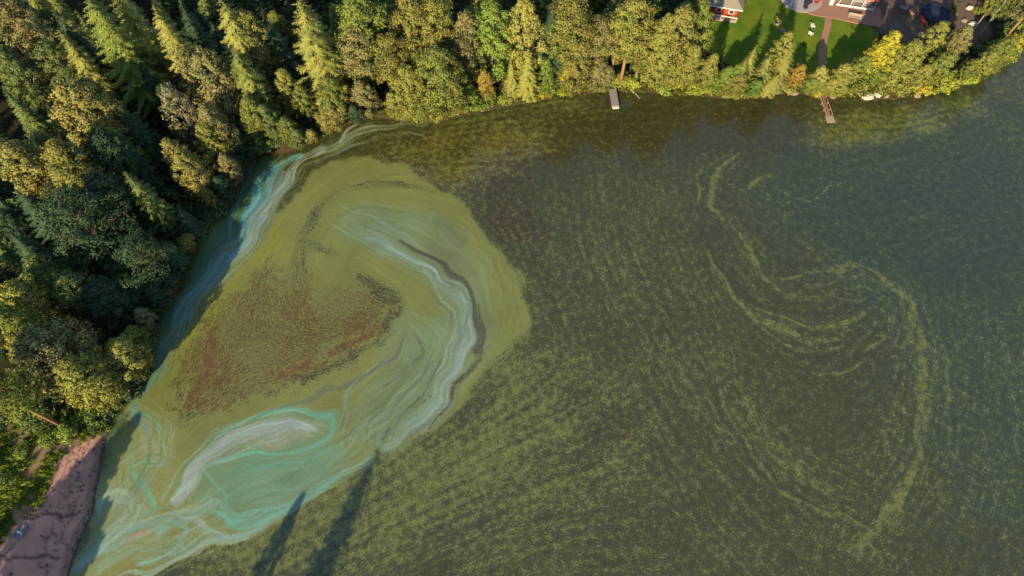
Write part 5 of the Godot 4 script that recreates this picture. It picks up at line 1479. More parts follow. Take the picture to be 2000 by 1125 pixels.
func plant(kind: String, tone: String, x: float, z: float, h: float, w: float, lx := 0.0, lz := 0.0) -> Node3D:
	var full := {"spruce": 16.0, "pine": 16.0, "birch": 12.0, "bare": 12.0, "shrub": 1.8}
	var set_of: Array = proto[kind]
	var src: Node3D = set_of[rng.randi() % set_of.size()]
	var o: Node3D = src.duplicate()
	o.name = numbered({"spruce": "spruce_tree", "pine": "pine_tree", "birch": "broadleaf_tree", "bare": "broadleaf_tree", "shrub": "shrub"}[kind])
	add_child(o)
	var at := shore_at(Vector2(x, z))
	var s: float = h / full[kind]
	var ws := w * (s if kind == "shrub" else lerpf(s, 1.0, 0.3)) * rng.randf_range(0.92, 1.08)
	var b := Basis(Vector3.UP, rng.randf() * TAU).scaled(Vector3(ws, s, ws))
	if lx == 0.0 and lz == 0.0 and at.x < 3.5 and kind in ["birch", "bare"]:      # bank trees reach out over the water
		var g := Vector2(shore_at(Vector2(x + 0.5, z)).x - shore_at(Vector2(x - 0.5, z)).x, shore_at(Vector2(x, z + 0.5)).x - shore_at(Vector2(x, z - 0.5)).x)
		var reach := h * rng.randf_range(0.02, 0.22)
		lx = -g.x * reach
		lz = -g.y * reach
	var lean := Vector3(lx + rng.randf_range(-0.02, 0.02) * h, h, lz + rng.randf_range(-0.02, 0.02) * h).normalized()
	o.basis = Basis(Quaternion(Vector3.UP, lean)) * b
	o.position = Vector3(x, maxf(rise(x, z, at.x), 0.0), z)
	var kinds: Array = {"olive": ["olive", "olive_pale", "olive_green", "olive_brown", "olive"], "bright": ["bright", "bright_deep"], "green": ["green", "green_warm"]}.get(tone, [tone])
	o.get_child(1).material_override = M.leaf[tone if kind == "shrub" else kinds[rng.randi() % kinds.size()]]
	planted.append({"node": o, "kind": kind, "tone": tone, "d": at.x, "u": at.y, "at": Vector2(x, z), "h": h})
	return o


func tree(kind: String, tone: String, x: float, z: float, h: float, w: float, lx := 0.0, lz := 0.0) -> void:
	plant("bare" if tone == "grey" else kind, tone, x, z, h, w, lx, lz)


func hero_trees() -> void:
	tree("pine", "tan", -81.3, -90.9, 18.0, 1.10)
	tree("spruce", "olive", -71.0, -85.4, 17.0, 1.00)
	tree("pine", "green", -75.3, -85.5, 14.0, 1.00)
	tree("spruce", "olive", -62.7, -84.7, 25.0, 1.15)
	tree("spruce", "olive", -61.9, -89.8, 22.0, 1.10)
	tree("spruce", "olive", -55.4, -87.6, 20.0, 1.00)
	tree("birch", "gold", -66.3, -73.0, 18.0, 1.15)
	tree("birch", "olive", -66.0, -76.6, 15.0, 1.00)
	tree("birch", "green", -81.5, -83.3, 15.0, 1.00)
	tree("spruce", "green", -78.1, -75.2, 14.0, 1.00)
	tree("spruce", "dark", -60.1, -72.5, 14.0, 1.00)
	tree("spruce", "dark", -77.9, -89.9, 15.0, 1.00)
	tree("spruce", "dark", -74.3, -90.9, 16.0, 1.00)
	tree("spruce", "green", -69.7, -89.7, 17.0, 0.80)
	tree("birch", "tan", -47.3, -80.1, 18.0, 1.15)
	tree("birch", "tan", -52.6, -84.0, 15.0, 0.90)
	tree("birch", "grey", -52.7, -75.0, 16.0, 1.00)
	tree("birch", "tan", -48.4, -73.9, 14.0, 1.00)
	tree("birch", "dark", -56.4, -78.6, 12.0, 1.00)
	tree("spruce", "olive", -43.7, -85.3, 24.0, 1.10)
	tree("birch", "olive", -41.9, -86.5, 20.0, 1.00)
	tree("spruce", "green", -42.2, -79.9, 19.0, 1.10)
	tree("birch", "green", -42.4, -81.5, 16.0, 1.00)
	tree("spruce", "olive", -31.2, -84.7, 25.0, 1.25)
	tree("spruce", "olive", -31.6, -86.5, 20.0, 1.00)
	tree("spruce", "dark", -39.4, -88.6, 18.0, 1.00)
	tree("spruce", "dark", -29.4, -92.9, 16.0, 1.00)
	tree("spruce", "dark", -55.8, -94.7, 14.0, 1.00)
	tree("spruce", "dark", -60.2, -82.9, 13.0, 1.00)
	tree("spruce", "dark", -50.5, -91.6, 13.0, 1.00)
	tree("birch", "olive", -38.2, -82.8, 12.0, 1.00)
	tree("birch", "green", -42.3, -77.5, 12.0, 1.00)
	tree("birch", "green", -40.1, -77.2, 11.0, 1.00)
	tree("birch", "olive", -24.9, -90.1, 20.0, 1.10)
	tree("pine", "tan", -25.0, -85.2, 17.0, 1.15)
	tree("pine", "olive", -20.2, -85.6, 16.0, 1.10)
	tree("spruce", "dark", -20.1, -91.4, 17.0, 1.00)
	tree("birch", "olive", -16.6, -90.7, 19.0, 0.90)
	tree("pine", "olive", -12.3, -90.2, 19.0, 0.90)
	tree("birch", "green", -12.6, -85.1, 16.0, 1.10)
	tree("birch", "olive", -10.7, -85.2, 14.0, 0.90)
	tree("birch", "tan", -8.0, -89.3, 17.0, 0.90)
	tree("birch", "tan", -25.7, -83.9, 9.8, 1.05, 0.4, 2.3)
	tree("birch", "olive", -19.8, -83.5, 8.2, 1.00, -0.5, 2.4)
	tree("birch", "olive", -17.4, -83.4, 12.5, 1.00)
	tree("birch", "green", -31.0, -82.2, 11.5, 0.85)
	tree("birch", "green", -35.4, -81.3, 11.0, 0.90)
	tree("birch", "gold", -32.1, -81.4, 6.8, 1.00, 1.4, 2.3)
	tree("birch", "olive", -30.3, -82.5, 7.5, 0.80, 1.8, 3.2)
	tree("birch", "gold", -35.6, -78.4, 5.2, 0.90, 1.8, 2.6)
	tree("birch", "green", -43.9, -76.4, 8.0, 1.00)
	tree("birch", "green", -38.2, -76.9, 7.8, 1.00)
	tree("birch", "green", -37.5, -77.2, 6.0, 1.00, 1.3, 2.1)
	tree("birch", "olive", -13.4, -83.4, 6.8, 1.00, 0.1, 1.4)
	tree("birch", "green", -15.6, -83.3, 6.0, 0.90, 0.2, 3.6)
	tree("birch", "gold", -18.3, -83.2, 5.5, 0.80, 0.1, 3.3)
	tree("birch", "dark", -27.4, -83.6, 6.8, 0.90, 0.7, 4.0)
	tree("birch", "bright", -3.3, -90.7, 18.0, 1.05)
	tree("birch", "bright", -1.3, -90.4, 13.0, 0.90)
	tree("birch", "olive", 2.1, -90.7, 19.0, 0.95)
	tree("spruce", "olive", 2.7, -88.1, 11.5, 1.05)
	tree("spruce", "dark", 6.8, -91.1, 18.0, 1.00)
	tree("pine", "olive", 9.8, -89.9, 20.0, 1.00)
	tree("birch", "olive", 8.3, -91.8, 17.0, 0.80)
	tree("birch", "olive", 10.8, -89.7, 12.0, 1.00)
	tree("birch", "yellow", 10.1, -89.5, 8.0, 0.70)
	tree("birch", "bright", 12.3, -89.9, 7.5, 0.70, 0.1, 0.4)
	tree("birch", "orange", -4.7, -86.3, 9.0, 0.85)
	tree("pine", "tan", -7.9, -87.5, 14.0, 0.80)
	tree("birch", "bright", 6.1, -88.7, 8.8, 0.70)
	tree("birch", "olive", -10.3, -84.7, 9.0, 1.00)
	tree("birch", "bright", -8.3, -85.2, 7.2, 1.00)
	tree("spruce", "olive", 0.0, -88.2, 9.0, 0.90)
	tree("pine", "olive", 20.0, -91.0, 18.8, 1.15)
	tree("pine", "olive", 17.9, -90.8, 15.8, 1.00)
	tree("birch", "olive", 22.5, -90.7, 13.2, 1.00)
	tree("pine", "tan", 15.1, -90.6, 15.0, 1.00)
	tree("birch", "tan", 14.7, -90.4, 7.0, 1.05, 0.1, 1.8)
	tree("birch", "tan", 16.8, -90.5, 6.2, 0.90, 0.1, 1.7)
	tree("birch", "olive", 27.6, -90.7, 19.0, 0.95)
	tree("birch", "olive", 25.5, -91.4, 17.0, 0.70)
	tree("birch", "olive", 31.1, -90.4, 12.0, 0.80)
	tree("birch", "olive", 34.4, -89.7, 10.8, 0.65)
	tree("birch", "olive", 25.9, -90.4, 12.2, 0.95)
	tree("birch", "olive", 28.8, -90.0, 9.5, 0.80)
	tree("birch", "olive", 31.6, -93.5, 16.0, 0.70)
	tree("birch", "bright", 38.0, -89.3, 7.0, 0.80)
	tree("birch", "bright", 39.6, -90.0, 7.0, 0.60)
	tree("birch", "bright", 35.6, -89.3, 5.8, 0.80)
	tree("spruce", "olive", 41.7, -90.2, 10.0, 0.90)
	tree("spruce", "olive", 44.5, -89.3, 9.2, 1.00)
	tree("spruce", "olive", 47.3, -89.5, 12.0, 1.10)
	tree("birch", "olive", 46.4, -90.8, 13.0, 0.80)
	tree("spruce", "green", 46.9, -90.4, 8.0, 0.80)
	tree("birch", "orange", 51.0, -90.3, 6.0, 0.65)
	tree("birch", "olive", 53.6, -89.9, 4.5, 0.80, -0.3, 0.7)
	tree("birch", "olive", 55.0, -89.4, 7.0, 1.10, -0.5, 1.3)
	tree("birch", "olive", 57.7, -89.2, 6.0, 1.00, 0.0, 1.6)
	tree("birch", "olive", 54.2, -89.7, 5.2, 0.90, -0.9, 2.5)
	tree("birch", "yellow", 63.6, -90.8, 14.0, 1.00)
	tree("birch", "yellow", 62.7, -91.5, 12.0, 0.70)
	tree("birch", "olive", 61.1, -89.3, 9.0, 1.10, 0.0, 0.2)
	tree("birch", "olive", 64.6, -89.4, 8.2, 1.10, -0.0, 0.4)
	tree("birch", "olive", 67.1, -89.4, 9.0, 1.00)
	tree("birch", "olive", 73.6, -93.4, 12.0, 1.05)
	tree("birch", "olive", 68.2, -89.2, 12.2, 1.10)
	tree("birch", "olive", 73.7, -89.6, 11.0, 1.00)
	tree("birch", "olive", 71.9, -89.5, 7.8, 1.00)
	tree("birch", "tan", 79.2, -94.4, 10.0, 0.80)
	tree("birch", "olive", 84.6, -92.7, 7.5, 1.00)
	tree("birch", "green", 85.0, -92.8, 9.0, 0.90)
	tree("birch", "olive", 83.1, -92.2, 5.2, 0.80, 0.0, 0.1)
	tree("birch", "olive", 88.2, -94.6, 8.5, 1.00)
	tree("spruce", "green", -72.2, -68.1, 15.0, 1.00)
	tree("birch", "gold", -72.1, -63.0, 16.0, 1.10)
	tree("birch", "olive", -65.4, -61.9, 18.0, 1.25)
	tree("birch", "olive", -65.2, -61.9, 16.0, 1.10)
	tree("spruce", "green", -63.9, -61.5, 16.0, 1.00)
	tree("spruce", "green", -55.7, -60.0, 15.0, 1.00)
	tree("spruce", "green", -71.1, -68.3, 14.0, 1.00)
	tree("pine", "dark", -62.3, -53.1, 17.0, 1.40)
	tree("pine", "dark", -59.2, -58.2, 15.0, 1.20)
	tree("spruce", "dark", -70.6, -56.7, 14.0, 1.00)
	tree("spruce", "dark", -59.2, -66.8, 14.0, 1.00)
	tree("birch", "dark", -61.6, -66.5, 15.0, 1.20)
	tree("birch", "olive", -61.3, -67.8, 14.0, 1.00)
	tree("birch", "gold", -52.3, -67.4, 13.0, 0.95)
	tree("birch", "gold", -50.3, -66.1, 12.0, 0.90)
	tree("birch", "tan", -46.6, -68.5, 8.8, 0.80)
	tree("birch", "olive", -48.6, -71.0, 12.0, 0.90)
	tree("birch", "olive", -48.6, -63.1, 6.8, 0.60)
	tree("birch", "gold", -52.3, -55.7, 6.2, 0.65, 2.9, 1.1)
	tree("pine", "dark", -53.2, -49.9, 13.0, 1.25)
	tree("spruce", "dark", -51.2, -58.5, 8.2, 1.00, 0.3, 0.1)
	tree("birch", "dark", -47.4, -65.4, 6.8, 1.00, 0.6, 0.2)
	tree("spruce", "dark", -52.8, -52.7, 8.2, 1.00, 1.6, 0.2)
	tree("birch", "dark", -46.1, -73.9, 7.5, 1.00)
	tree("birch", "dark", -46.5, -69.9, 6.0, 1.00, 0.2, 0.0)
	tree("birch", "olive", -64.9, -37.2, 17.0, 1.00)
	tree("birch", "tan", -61.2, -34.1, 15.0, 1.20)
	tree("birch", "olive", -57.2, -31.7, 14.0, 1.25)
	tree("birch", "olive", -55.6, -31.2, 10.8, 1.10)
	tree("birch", "olive", -54.5, -34.9, 10.5, 1.00)
	tree("birch", "green", -65.7, -46.3, 13.0, 1.10)
	tree("birch", "green", -62.2, -44.1, 12.0, 1.10)
	tree("birch", "olive", -66.3, -41.5, 14.0, 1.00)
	tree("birch", "dark", -57.5, -43.0, 11.0, 1.10)
	tree("birch", "green", -54.4, -38.4, 7.8, 0.90)
	tree("birch", "tan", -54.3, -41.8, 7.0, 0.90)
	tree("birch", "olive", -54.4, -35.3, 6.0, 0.90, 0.9, 0.1)
	tree("birch", "dark", -53.9, -45.5, 6.8, 1.00, 1.5, 0.3)
	tree("spruce", "dark", -68.5, -49.2, 15.0, 1.00)
	tree("birch", "olive", -66.0, -35.4, 12.0, 0.80)
	tree("birch", "olive", 39.9, -89.0, 6.0, 0.90, 0.1, 1.6)
	tree("birch", "bright", 43.3, -89.1, 6.2, 0.90, 0.1, 2.9)
	tree("spruce", "olive", 46.3, -89.2, 6.8, 1.00, 0.1, 2.1)
	tree("birch", "olive", 58.2, -89.2, 7.5, 0.90, 0.0, 1.2)
	tree("birch", "olive", 57.0, -89.2, 5.2, 0.90, 0.0, 2.3)
	tree("birch", "green", 44.4, -89.3, 6.8, 0.80)
	tree("spruce", "green", 40.4, -89.0, 8.8, 0.90)
	# the tall bare-stemmed pine above the beach, its crown out of the picture
	var o := plant("pine", "olive", -63.3, -26.9, 21.0, 0.9, -0.4, 0.2)
	o.set_meta("label", "tall leaning pine with a long bare orange trunk above the beach")


func clear_of(p: Vector2, r: float) -> bool:
	for t in planted:
		if (t.at as Vector2).distance_squared_to(p) < r * r:
			return false
	return true


func fill_forest() -> void:
	# the lower trees between the tall ones
	var r2 := RandomNumberGenerator.new()
	r2.seed = 99
	var count := 0
	for i in 5200:
		var p := Vector2(r2.randf_range(-135, 104), r2.randf_range(-136, -24))
		var pick := r2.randf()
		var pick2 := r2.randf()
		var hh := r2.randf()
		if Geometry2D.is_point_in_polygon(p, lawn_area) or Geometry2D.is_point_in_polygon(p, yard_area) or Geometry2D.is_point_in_polygon(p, beach_area) or Geometry2D.is_point_in_polygon(p, verge_area):
			continue
		if (p.x > 32.0 and p.y < -90.0) or (p.x < -57.0 and p.y > -38.0):
			continue
		var s := shore_at(p)
		if s.x < 1.2 or s.x > 80.0:
			continue
		var left := p.x < -22.0
		var gap := 4.4 if left else 4.1
		if not clear_of(p, gap):
			continue
		var tone := ""
		var kind := "birch"
		if left:
			tone = "dark" if pick < 0.62 else ("green" if pick < 0.85 else "olive")
			kind = "spruce" if pick2 < 0.5 else "birch"
		else:
			tone = "olive" if pick < 0.45 else ("bright" if pick < 0.62 else ("green" if pick < 0.85 else "tan"))
			kind = "spruce" if pick2 < 0.25 else "birch"
		var h := (4.5 + 3.0 * hh) if s.x < 4.0 else ((5.0 + 4.5 * hh) if left else (6.0 + 4.5 * hh))
		plant(kind, tone, p.x, p.y, h, 0.95)
		count += 1
		if count > 240:
			break
	for i in 26:      # the wood goes on behind the houses
		plant("spruce" if i % 2 else "birch", ["green", "olive", "dark"][i % 3], r2.randf_range(30, 108), r2.randf_range(-150, -126), r2.randf_range(10, 17), 1.0)
	# trees south of the picture whose shadows cross the beach and the scum
	for q in [[-31.5, 10.4, 17.8, 1.0], [-39.9, 12.6, 13.9, 0.5], [-62.5, 3.0, 8.5, 1.0], [-64.0, -1.0, 12.5, 0.9], [-64.0, 7.0, 10.0, 1.0], [-66.0, 4.0, 13.0, 1.05], [-68.0, 9.0, 15.0, 1.1], [-68.5, 3.0, 12.0, 0.9], [-71.0, 14.0, 19.0, 1.1], [-65.0, 15.0, 12.0, 1.0], [-74.5, 9.0, 13.0, 0.8], [-92.0, -20.0, 14.0, 1.0]]:
		plant("spruce" if q[2] > 14 else "birch", "olive", q[0], q[1], q[2], q[3])


func shrubs() -> void:
	# bushes crowding the far bank and the left bank
	var r2 := RandomNumberGenerator.new()
	r2.seed = 31
	var u := 45.0
	var total := shore_len[shore_len.size() - 1]
	while u < total - 55.0:
		u += r2.randf_range(1.4, 2.6)
		var i := shore_len.bsearch(u)
		if i < 1 or i >= shore.size():
			continue
		var t := (shore[i] - shore[i - 1]).normalized()
		var n := Vector2(t.y, -t.x)
		var a := shore[i - 1].lerp(shore[i], (u - shore_len[i - 1]) / maxf(shore_len[i] - shore_len[i - 1], 0.01))
		if not Geometry2D.is_point_in_polygon(a + n * 0.5, land):
			n = -n
		var p := a + n * r2.randf_range(0.2, 2.2)
		var pick := r2.randf()
		var size := r2.randf_range(1.1, 2.3)
		if p.y > -30.0 or p.distance_to(Vector2(18.7, -88.5)) < 1.8 or p.distance_to(Vector2(57.0, -87.0)) < 1.4 or p.distance_to(Vector2(65.5, -88.5)) < 2.6 or p.distance_to(Vector2(82.0, -91.5)) < 1.6:
			continue
		var left := p.x < -22.0
		var tone := ("dark" if pick < 0.5 else "green") if left else ("lime" if pick < 0.38 else ("bright" if pick < 0.62 else ("olive" if pick < 0.9 else "yellow")))
		plant("shrub", tone, p.x, p.y, size, r2.randf_range(0.8, 1.2))
	for q in [[-60.5, -28.5, 1.6], [-62.0, -26.0, 1.8], [-64.5, -25.0, 1.4], [-58.8, -30.0, 2.0], [-66.5, -27.5, 2.2], [-61.0, -31.0, 2.2], [-67.5, -23.0, 1.3], [-68.5, -19.0, 1.4], [-71.0, -21.0, 1.5]]:
		plant("shrub", "bright" if q[2] < 1.9 else "green", q[0], q[1], q[2], 1.1)


func undergrowth() -> void:
	# low ferns, saplings and leaf litter that nobody could count
	var base := shrub_mesh(0.8, 0.7, 5, 22, 0.26)
	var r2 := RandomNumberGenerator.new()
	r2.seed = 5
	var at := []
	for i in 16000:
		var p := Vector2(r2.randf_range(-110, 108), r2.randf_range(-128, -26))
		var s := shore_at(p)
		if s.x < 0.2 or s.x > 40.0 or (s.x > 5.0 and r2.randf() < 0.45):
			continue
		if Geometry2D.is_point_in_polygon(p, lawn_area) or Geometry2D.is_point_in_polygon(p, beach_area) or (Geometry2D.is_point_in_polygon(p, yard_area) and r2.randf() < 0.93):
			continue
		if p.y < -103.0 and p.x > 34.0 and p.x < 72.0:
			continue
		at.append([p, s.x])
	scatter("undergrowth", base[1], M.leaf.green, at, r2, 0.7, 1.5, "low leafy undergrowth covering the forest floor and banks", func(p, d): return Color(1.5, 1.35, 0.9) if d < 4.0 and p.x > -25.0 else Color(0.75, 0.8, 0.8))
	# grass: blades in tufts on the verge behind the beach and along the far bank
	for i in 26:
		var a := r2.randf() * TAU
		var d := Vector3(cos(a), 0, sin(a))
		leaf(d * r2.randf() * 0.18, d * r2.randf_range(0.08, 0.3) + Vector3(0, r2.randf_range(0.25, 0.5), 0), Vector3(-d.z, 0, d.x) * 0.025, (d * 0.5 + Vector3.UP).normalized(), hue(0.7, 1.3))
	var tuft := leaves_done()
	var spots := []
	for i in 9000:
		var p := Vector2(r2.randf_range(-92, -55), r2.randf_range(-34, 8))
		if Geometry2D.is_point_in_polygon(p, verge_area) and lump.get_noise_2d(p.x * 5.0 + 9.0, p.y * 5.0) < r2.randf_range(0.0, 0.25):
			spots.append([p, 5.0])
	for i in 14000:
		var p := Vector2(r2.randf_range(-30, 105), r2.randf_range(-125, -80))
		var s := shore_at(p).x
		if s > -0.15 and s < 1.6:
			spots.append([p, s])
	scatter("grass", tuft, M.leaf.lime, spots, r2, 0.8, 1.7, "tufts of grass and sedge on the banks and verge", func(p, _d): return Color(0.8, 0.95, 0.9) if p.x < -50.0 else Color(1.0, 1.0, 1.0))


func beach_litter() -> void:
	# pebbles, twigs and clots of dried weed along the drift lines of the sand
	var r2 := RandomNumberGenerator.new()
	r2.seed = 44
	for i in 5:
		var d := Vector3(r2.randf_range(-1, 1), 0.1, r2.randf_range(-1, 1)).normalized()
		var o := Vector3(r2.randf_range(-0.08, 0.08), 0.02, r2.randf_range(-0.08, 0.08))
		var n := (Vector3.UP + d * 0.4).normalized()
		leaf(o, d * r2.randf_range(0.12, 0.34), Vector3(-d.z, 0, d.x) * 0.04, n, hue(0.6, 1.4))
		leaf(o + Vector3(0, 0.05, 0), -d * 0.12 + Vector3(0, 0.03, 0), Vector3(d.z, 0, -d.x) * 0.07, n, hue(0.6, 1.4))
	var clot := leaves_done()
	var m := mat(Color(0.16, 0.11, 0.085), 0.95, 0.2)
	m.vertex_color_use_as_albedo = true
	m.cull_mode = BaseMaterial3D.CULL_DISABLED
	var spots := []
	for i in 9000:
		var p := Vector2(r2.randf_range(-72, -53), r2.randf_range(-34, -4))
		if not Geometry2D.is_point_in_polygon(p, beach_area):
			continue
		var d := shore_at(p).x
		var want := 0.9 * exp(-pow((d - 0.7) * 2.2, 2.0)) + 0.55 * exp(-pow((d - 2.6 - fine.get_noise_2d(p.x, p.y)) * 1.3, 2.0)) + 0.05
		if d > 0.15 and r2.randf() < 0.55 * want * clampf(0.5 + 1.6 * fine.get_noise_2d(p.x * 0.7 + 70.0, p.y * 0.7), 0.0, 1.0):
			spots.append([p, d])
	scatter("beach_litter", clot, m, spots, r2, 0.5, 1.5, "dark twigs and dried weed in drift lines on the beach", func(_p, _d): return Color(1, 1, 1) if r2.randf() < 0.75 else Color(2.6, 2.4, 2.3))


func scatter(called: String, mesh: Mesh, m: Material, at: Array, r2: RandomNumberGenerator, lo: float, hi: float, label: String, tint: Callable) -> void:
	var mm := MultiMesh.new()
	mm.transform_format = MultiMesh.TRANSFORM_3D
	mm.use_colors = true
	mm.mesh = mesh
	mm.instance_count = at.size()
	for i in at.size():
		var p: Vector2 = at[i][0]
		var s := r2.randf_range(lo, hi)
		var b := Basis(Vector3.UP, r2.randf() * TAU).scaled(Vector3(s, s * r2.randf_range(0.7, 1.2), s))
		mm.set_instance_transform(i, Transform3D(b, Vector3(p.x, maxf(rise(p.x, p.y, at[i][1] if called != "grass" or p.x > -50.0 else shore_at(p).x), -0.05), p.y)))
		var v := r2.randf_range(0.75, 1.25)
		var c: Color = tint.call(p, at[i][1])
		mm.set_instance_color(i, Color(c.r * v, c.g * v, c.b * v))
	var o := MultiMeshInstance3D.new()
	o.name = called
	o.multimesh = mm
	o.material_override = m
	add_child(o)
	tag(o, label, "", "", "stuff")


# ------------------------------------------------------------------ labels of the trees
const ORD := ["first", "second", "third", "fourth", "fifth", "sixth", "seventh", "eighth", "ninth", "tenth", "eleventh", "twelfth", "thirteenth", "fourteenth", "fifteenth", "sixteenth", "seventeenth", "eighteenth", "nineteenth"]
const TENS := ["", "", "twenty", "thirty", "forty", "fifty"]


func ordinal(n: int) -> String:
	if n <= 19:
		return ORD[n - 1]
	if n % 10 == 0:
		return {20: "twentieth", 30: "thirtieth", 40: "fortieth", 50: "fiftieth"}.get(n, "sixtieth")
	return TENS[n / 10] + "-" + ORD[n % 10 - 1]


func name_the_trees() -> void:
	var look := {"olive": "olive-green", "dark": "dark green", "tan": "tan-brown", "gold": "golden", "green": "mid-green", "bright": "bright green", "yellow": "yellow", "orange": "orange-tinted", "grey": "thin grey", "lime": "yellow-green"}
	var u_inlet := shore_at(Vector2(-33, -80)).y
	var u_stone := shore_at(Vector2(18.7, -88.5)).y
	var u_wood := shore_at(Vector2(57.0, -87.5)).y
	planted.sort_custom(func(a, b): return a.u < b.u)
	var counts := {}
	var pools := {"shrub": "shrubs along the shore", "spruce": "spruces of the shore forest", "pine": "pines of the shore forest", "birch": "broadleaf trees of the shore forest", "bare": "broadleaf trees of the shore forest"}
	for t in planted:
		var from := "the sandy beach"
		if t.at.y > -6.0: from = "the beach's lower end"
		elif t.u > u_wood: from = "the wooden jetty"
		elif t.u > u_stone: from = "the concrete jetty"
		elif t.u > u_inlet: from = "the blue inlet"
		var rank := "at the water's edge"
		if t.d > 26.0: rank = "deepest in the forest"
		elif t.d > 16.0: rank = "fourth rank from water"
		elif t.d > 9.0: rank = "third rank from water"
		elif t.d > 4.0: rank = "second rank from water"
		var what: String = {"shrub": "shrub", "spruce": "spruce", "pine": "pine", "birch": "broadleaf tree", "bare": "broadleaf tree"}[t.kind]
		var key: String = what + t.tone + from + rank
		counts[key] = counts.get(key, 0) + 1
		if not t.node.has_meta("label"):
			t.node.set_meta("label", "%s %s, %s such from %s, %s" % [look[t.tone], what, ordinal(counts[key]), from, rank])
		t.node.set_meta("category", "shrub" if t.kind == "shrub" else "tree")
		t.node.set_meta("group", pools[t.kind])


# ------------------------------------------------------------------ houses and garden
func wall_box(called: String, parent: Node3D, m: Material, at: Vector3, size: Vector3) -> MeshInstance3D:
	return part(called, box(size.x, size.y, size.z), m, parent, at)


func hip_roof(w: float, d: float, h: float, over: float) -> ArrayMesh:
	var st := SurfaceTool.new()
	st.begin(Mesh.PRIMITIVE_TRIANGLES)
	st.set_smooth_group(-1)
	var x := w * 0.5 + over
	var z := d * 0.5 + over
	var r := maxf(x - z, 0.3)
	var a := Vector3(-x, 0, -z)
	var b := Vector3(x, 0, -z)
	var c := Vector3(x, 0, z)
	var e := Vector3(-x, 0, z)
	var p := Vector3(-r, h, 0)
	var q := Vector3(r, h, 0)
	quad(st, e, p, q, c)
	quad(st, b, q, p, a)
	for tri in [[c, q, b], [a, p, e]]:
		for v in tri:
			st.add_vertex(v)
	quad(st, a, e, c, b)
	st.generate_normals()
	return st.commit()


func chair(label: String, x: float, z: float, turn: float, m: Material, group := "") -> void:
	var o := thing("garden_chair", label, "chair", Vector3(x, ground_y(x, z) + 0.04, z), turn, group)
	part("seat", box(0.6, 0.06, 0.7), m, o, Vector3(0, 0.38, 0))
	var st := SurfaceTool.new()
	st.begin(Mesh.PRIMITIVE_TRIANGLES)
	solid_box(st, Vector3(0, 0.72, -0.42), Vector3(0.6, 0.75, 0.06), Basis(Vector3.RIGHT, -0.35))
	st.generate_normals()
	part("backrest", st.commit(), m, o)
	for s in [-1, 1]:
		part("armrest", box(0.07, 0.05, 0.7), m, o, Vector3(s * 0.32, 0.58, 0))
		for f in [-0.28, 0.28]:
			part("leg", box(0.05, 0.6, 0.05), m, o, Vector3(s * 0.33, 0.0, f))


func round_table(label: String, x: float, z: float, r: float, m: Material) -> void:
	var o := thing("garden_table", label, "table", Vector3(x, ground_y(x, z) + 0.14, z))
	part("tabletop", disc(r, 0.05), m, o, Vector3(0, 0.7, 0))
	part("leg", tube_mesh([Vector3.ZERO, Vector3(0, 0.7, 0)], [0.06, 0.05]), m, o)
	part("base", disc(r * 0.45, 0.04), m, o)


func boulder(r: Vector3, sd: int) -> ArrayMesh:
	var st := SurfaceTool.new()
	st.begin(Mesh.PRIMITIVE_TRIANGLES)
	var n := FastNoiseLite.new()
	n.seed = sd
	n.frequency = 0.9
	var seg := 14
	var pts := []
	for j in seg / 2 + 1:
		var row := []
		for i in seg:
			var th := PI * j / (seg / 2)
			var ph := TAU * i / seg
			var d := Vector3(sin(th) * cos(ph), cos(th), sin(th) * sin(ph))
			row.append(d * r * (1.0 + 0.45 * n.get_noise_3dv(d * 1.3)))
		pts.append(row)
	st.set_smooth_group(-1)
	for j in seg / 2:
		for i in seg:
			var k := (i + 1) % seg
			quad(st, pts[j][i], pts[j][k], pts[j + 1][k], pts[j + 1][i])
	st.generate_normals()
	return st.commit()


func stone(label: String, x: float, z: float, r: Vector3, m: Material, sd: int, lift := 0.0) -> void:
	var o := part("boulder", boulder(r, sd), m)
	o.position = Vector3(x, maxf(ground_y(x, z), -0.1) + r.y * 0.3 + lift, z)
	tag(o, label, "rock", "rocks along the far shore")


func ground_slab(called: String, label: String, outline: PackedVector2Array, m: Material, thick: float) -> void:
	var lo := 1e9
	var hi := -1e9
	for p in outline:
		var y := ground_y(p.x, p.y)
		lo = minf(lo, y)
		hi = maxf(hi, y)
	var o := part(called, prism(outline, lo - 0.3, hi + thick), m)
	tag(o, label, "", "", "structure")


